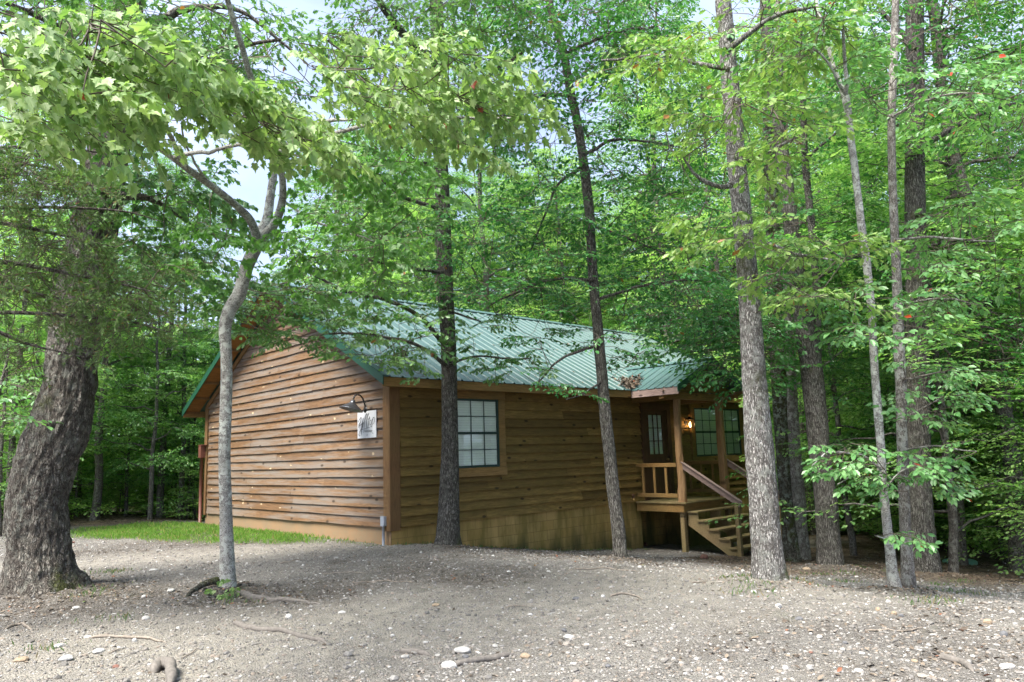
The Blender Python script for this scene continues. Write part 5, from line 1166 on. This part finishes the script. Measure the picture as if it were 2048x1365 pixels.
# trunks that the photograph shows one by one
for px,d,kind,v,lab in [(200,25,'tall',2,'dark leaning trunk seen right of the great oak across the lawn'),(258,27,'mid',2,'thin dark trunk between the great oak and the crooked maple'),(324,26,'tall',0,'pale slender trunk beyond the lawn left of the cabin corner'),(366,25.5,'tall',1,'first trunk of the clump left of the cabin corner'),
    (380,26.2,'mid',2,'middle trunk of the clump left of the cabin corner'),(392,26.5,'mid',2,'right trunk of the clump left of the cabin corner'),(24,22,'tall',1,'pale trunk at the far left edge behind the great oak'),(10,21,'mid',2,'second trunk at the far left edge behind the great oak'),(160,27,'mid',0,'thin trunk just right of the great oak'),
    (1687,19,'mid',2,'thin grey stem standing right of the forked trunk'),(1640,22,'tall',1,'straight trunk in the gap left of the silvery stem'),(1985,19,'tall',1,'dark trunk right of the group of three among the undergrowth'),(2015,17,'tall',0,'grey trunk near the right edge of the wood'),(1900,18,'mid',2,'thin dark leaning stem right of the thick dark trunk')]:
    x,y=dirpos(px,d); plant(kind,v,x,y,lab,'trees of the wood round the cabin',.6 if px<430 else .85); placed.append((x,y))
def wood(n,kind,px0,px1,d0,d1,r,vs,label,group,sc=(.85,1.15)):
    k=0;g_=0
    while k<n and g_<n*60:
        g_+=1; px=rng.uniform(px0,px1); d=math.sqrt(rng.uniform(d0*d0,d1*d1)); x,y=dirpos(px,d)
        if not ok(x,y,r): continue
        placed.append((x,y)); k+=1
        s=rng.uniform(*sc)
        if 230<px<560: s*=.70 if kind=='tall' else .78
        plant(kind,int(rng.choice(vs)),x,y,label,group,s)
G1='tall trees of the wood behind the cabin'; G2='slim understorey trees at the edge of the wood'; G3='low saplings under the wood'
wood(40,'mid',-120,700,22,36,1.5,[0,1,1,2],'slim leafy understorey tree at the edge of the wood',G2)
wood(20,'tall',-150,620,30,46,2.6,[1,1,0],'tall leafy tree of the wood behind the cabin',G1,(.55,.75))
wood(12,'tall',620,1500,22,27,2.2,[0,1,2],'tall leafy tree of the wood behind the cabin',G1,(.9,1.1))
wood(42,'tall',600,1700,24,46,2.3,[0,1,2],'tall leafy tree of the wood behind the cabin',G1,(.75,1.0))
wood(26,'mid',600,1750,22,36,1.6,[0,1,2],'slim leafy understorey tree at the edge of the wood',G2)
wood(46,'mid',1500,2200,14,34,1.5,[0,1,2],'slim leafy understorey tree at the edge of the wood',G2)
wood(34,'tall',1480,2200,16,46,2.2,[0,1,2],'tall leafy tree of the wood behind the cabin',G1,(.85,1.05))
wood(60,'low',1560,2150,17,30,1.0,[0,1],'low leafy sapling on the floor of the wood',G3)
wood(34,'low',-80,440,24,36,1.1,[0,1],'low leafy sapling on the floor of the wood',G3)
# undergrowth that reads as one mass, and the far wood
Fo=Foliage(TPL['under'])
for i in range(1700):
    px=rng.uniform(1540,2130); d=rng.uniform(18.5,32); x,y=dirpos(px,d)
    if not ok(x,y,0): continue
    Fo.put(np.array([x,y,float(hgt(x,y))+rng.uniform(.1,1.9)*rng.random()**.5]),rng.random()*6.28,rng.uniform(0,.5),rng.normal()*.3,rng.uniform(.6,1.1))
for i in range(330):
    px=rng.uniform(-60,460); d=rng.uniform(24,44); x,y=dirpos(px,d)
    if not ok(x,y,0): continue
    Fo.put(np.array([x,y,float(hgt(x,y))+rng.uniform(.05,.5)]),rng.random()*6.28,rng.uniform(0,.5),rng.normal()*.3,rng.uniform(.5,.9))
tag(build_leaves('undergrowth',Fo.arr(),'far',M['leaf_wood_sunlit'],None),kind='stuff')
TPL['big']=[spray(2.6,.24,.42,.25,.45,.3,r=rng) for _ in range(5)]
Fo=Foliage(TPL['big']); T=Tubes()
for i in range(3600):
    px=rng.uniform(-350,2500); d=rng.uniform(46,72); x,y=dirpos(px,d); g_=float(hgt(x,y))
    top=11 if px<620 else 20
    Fo.put(np.array([x,y,g_+top*rng.random()**1.25]),rng.random()*6.28,rng.normal()*.2,rng.normal()*.3,rng.uniform(.7,1.3))
    if i%9==0: T.add(np.array([[x,y,g_-1],[x+rng.normal()*.4,y,g_+12.]]),[.22,.06],6)
dw=build_leaves('distant_wood',Fo.arr(),'far',M['leaf_wood_sunlit'],None); tag(dw,kind='stuff'); T.build('distant_trunks',M['bark_far'],dw)
print('objects',len(bpy.data.objects),'placed',len(placed))
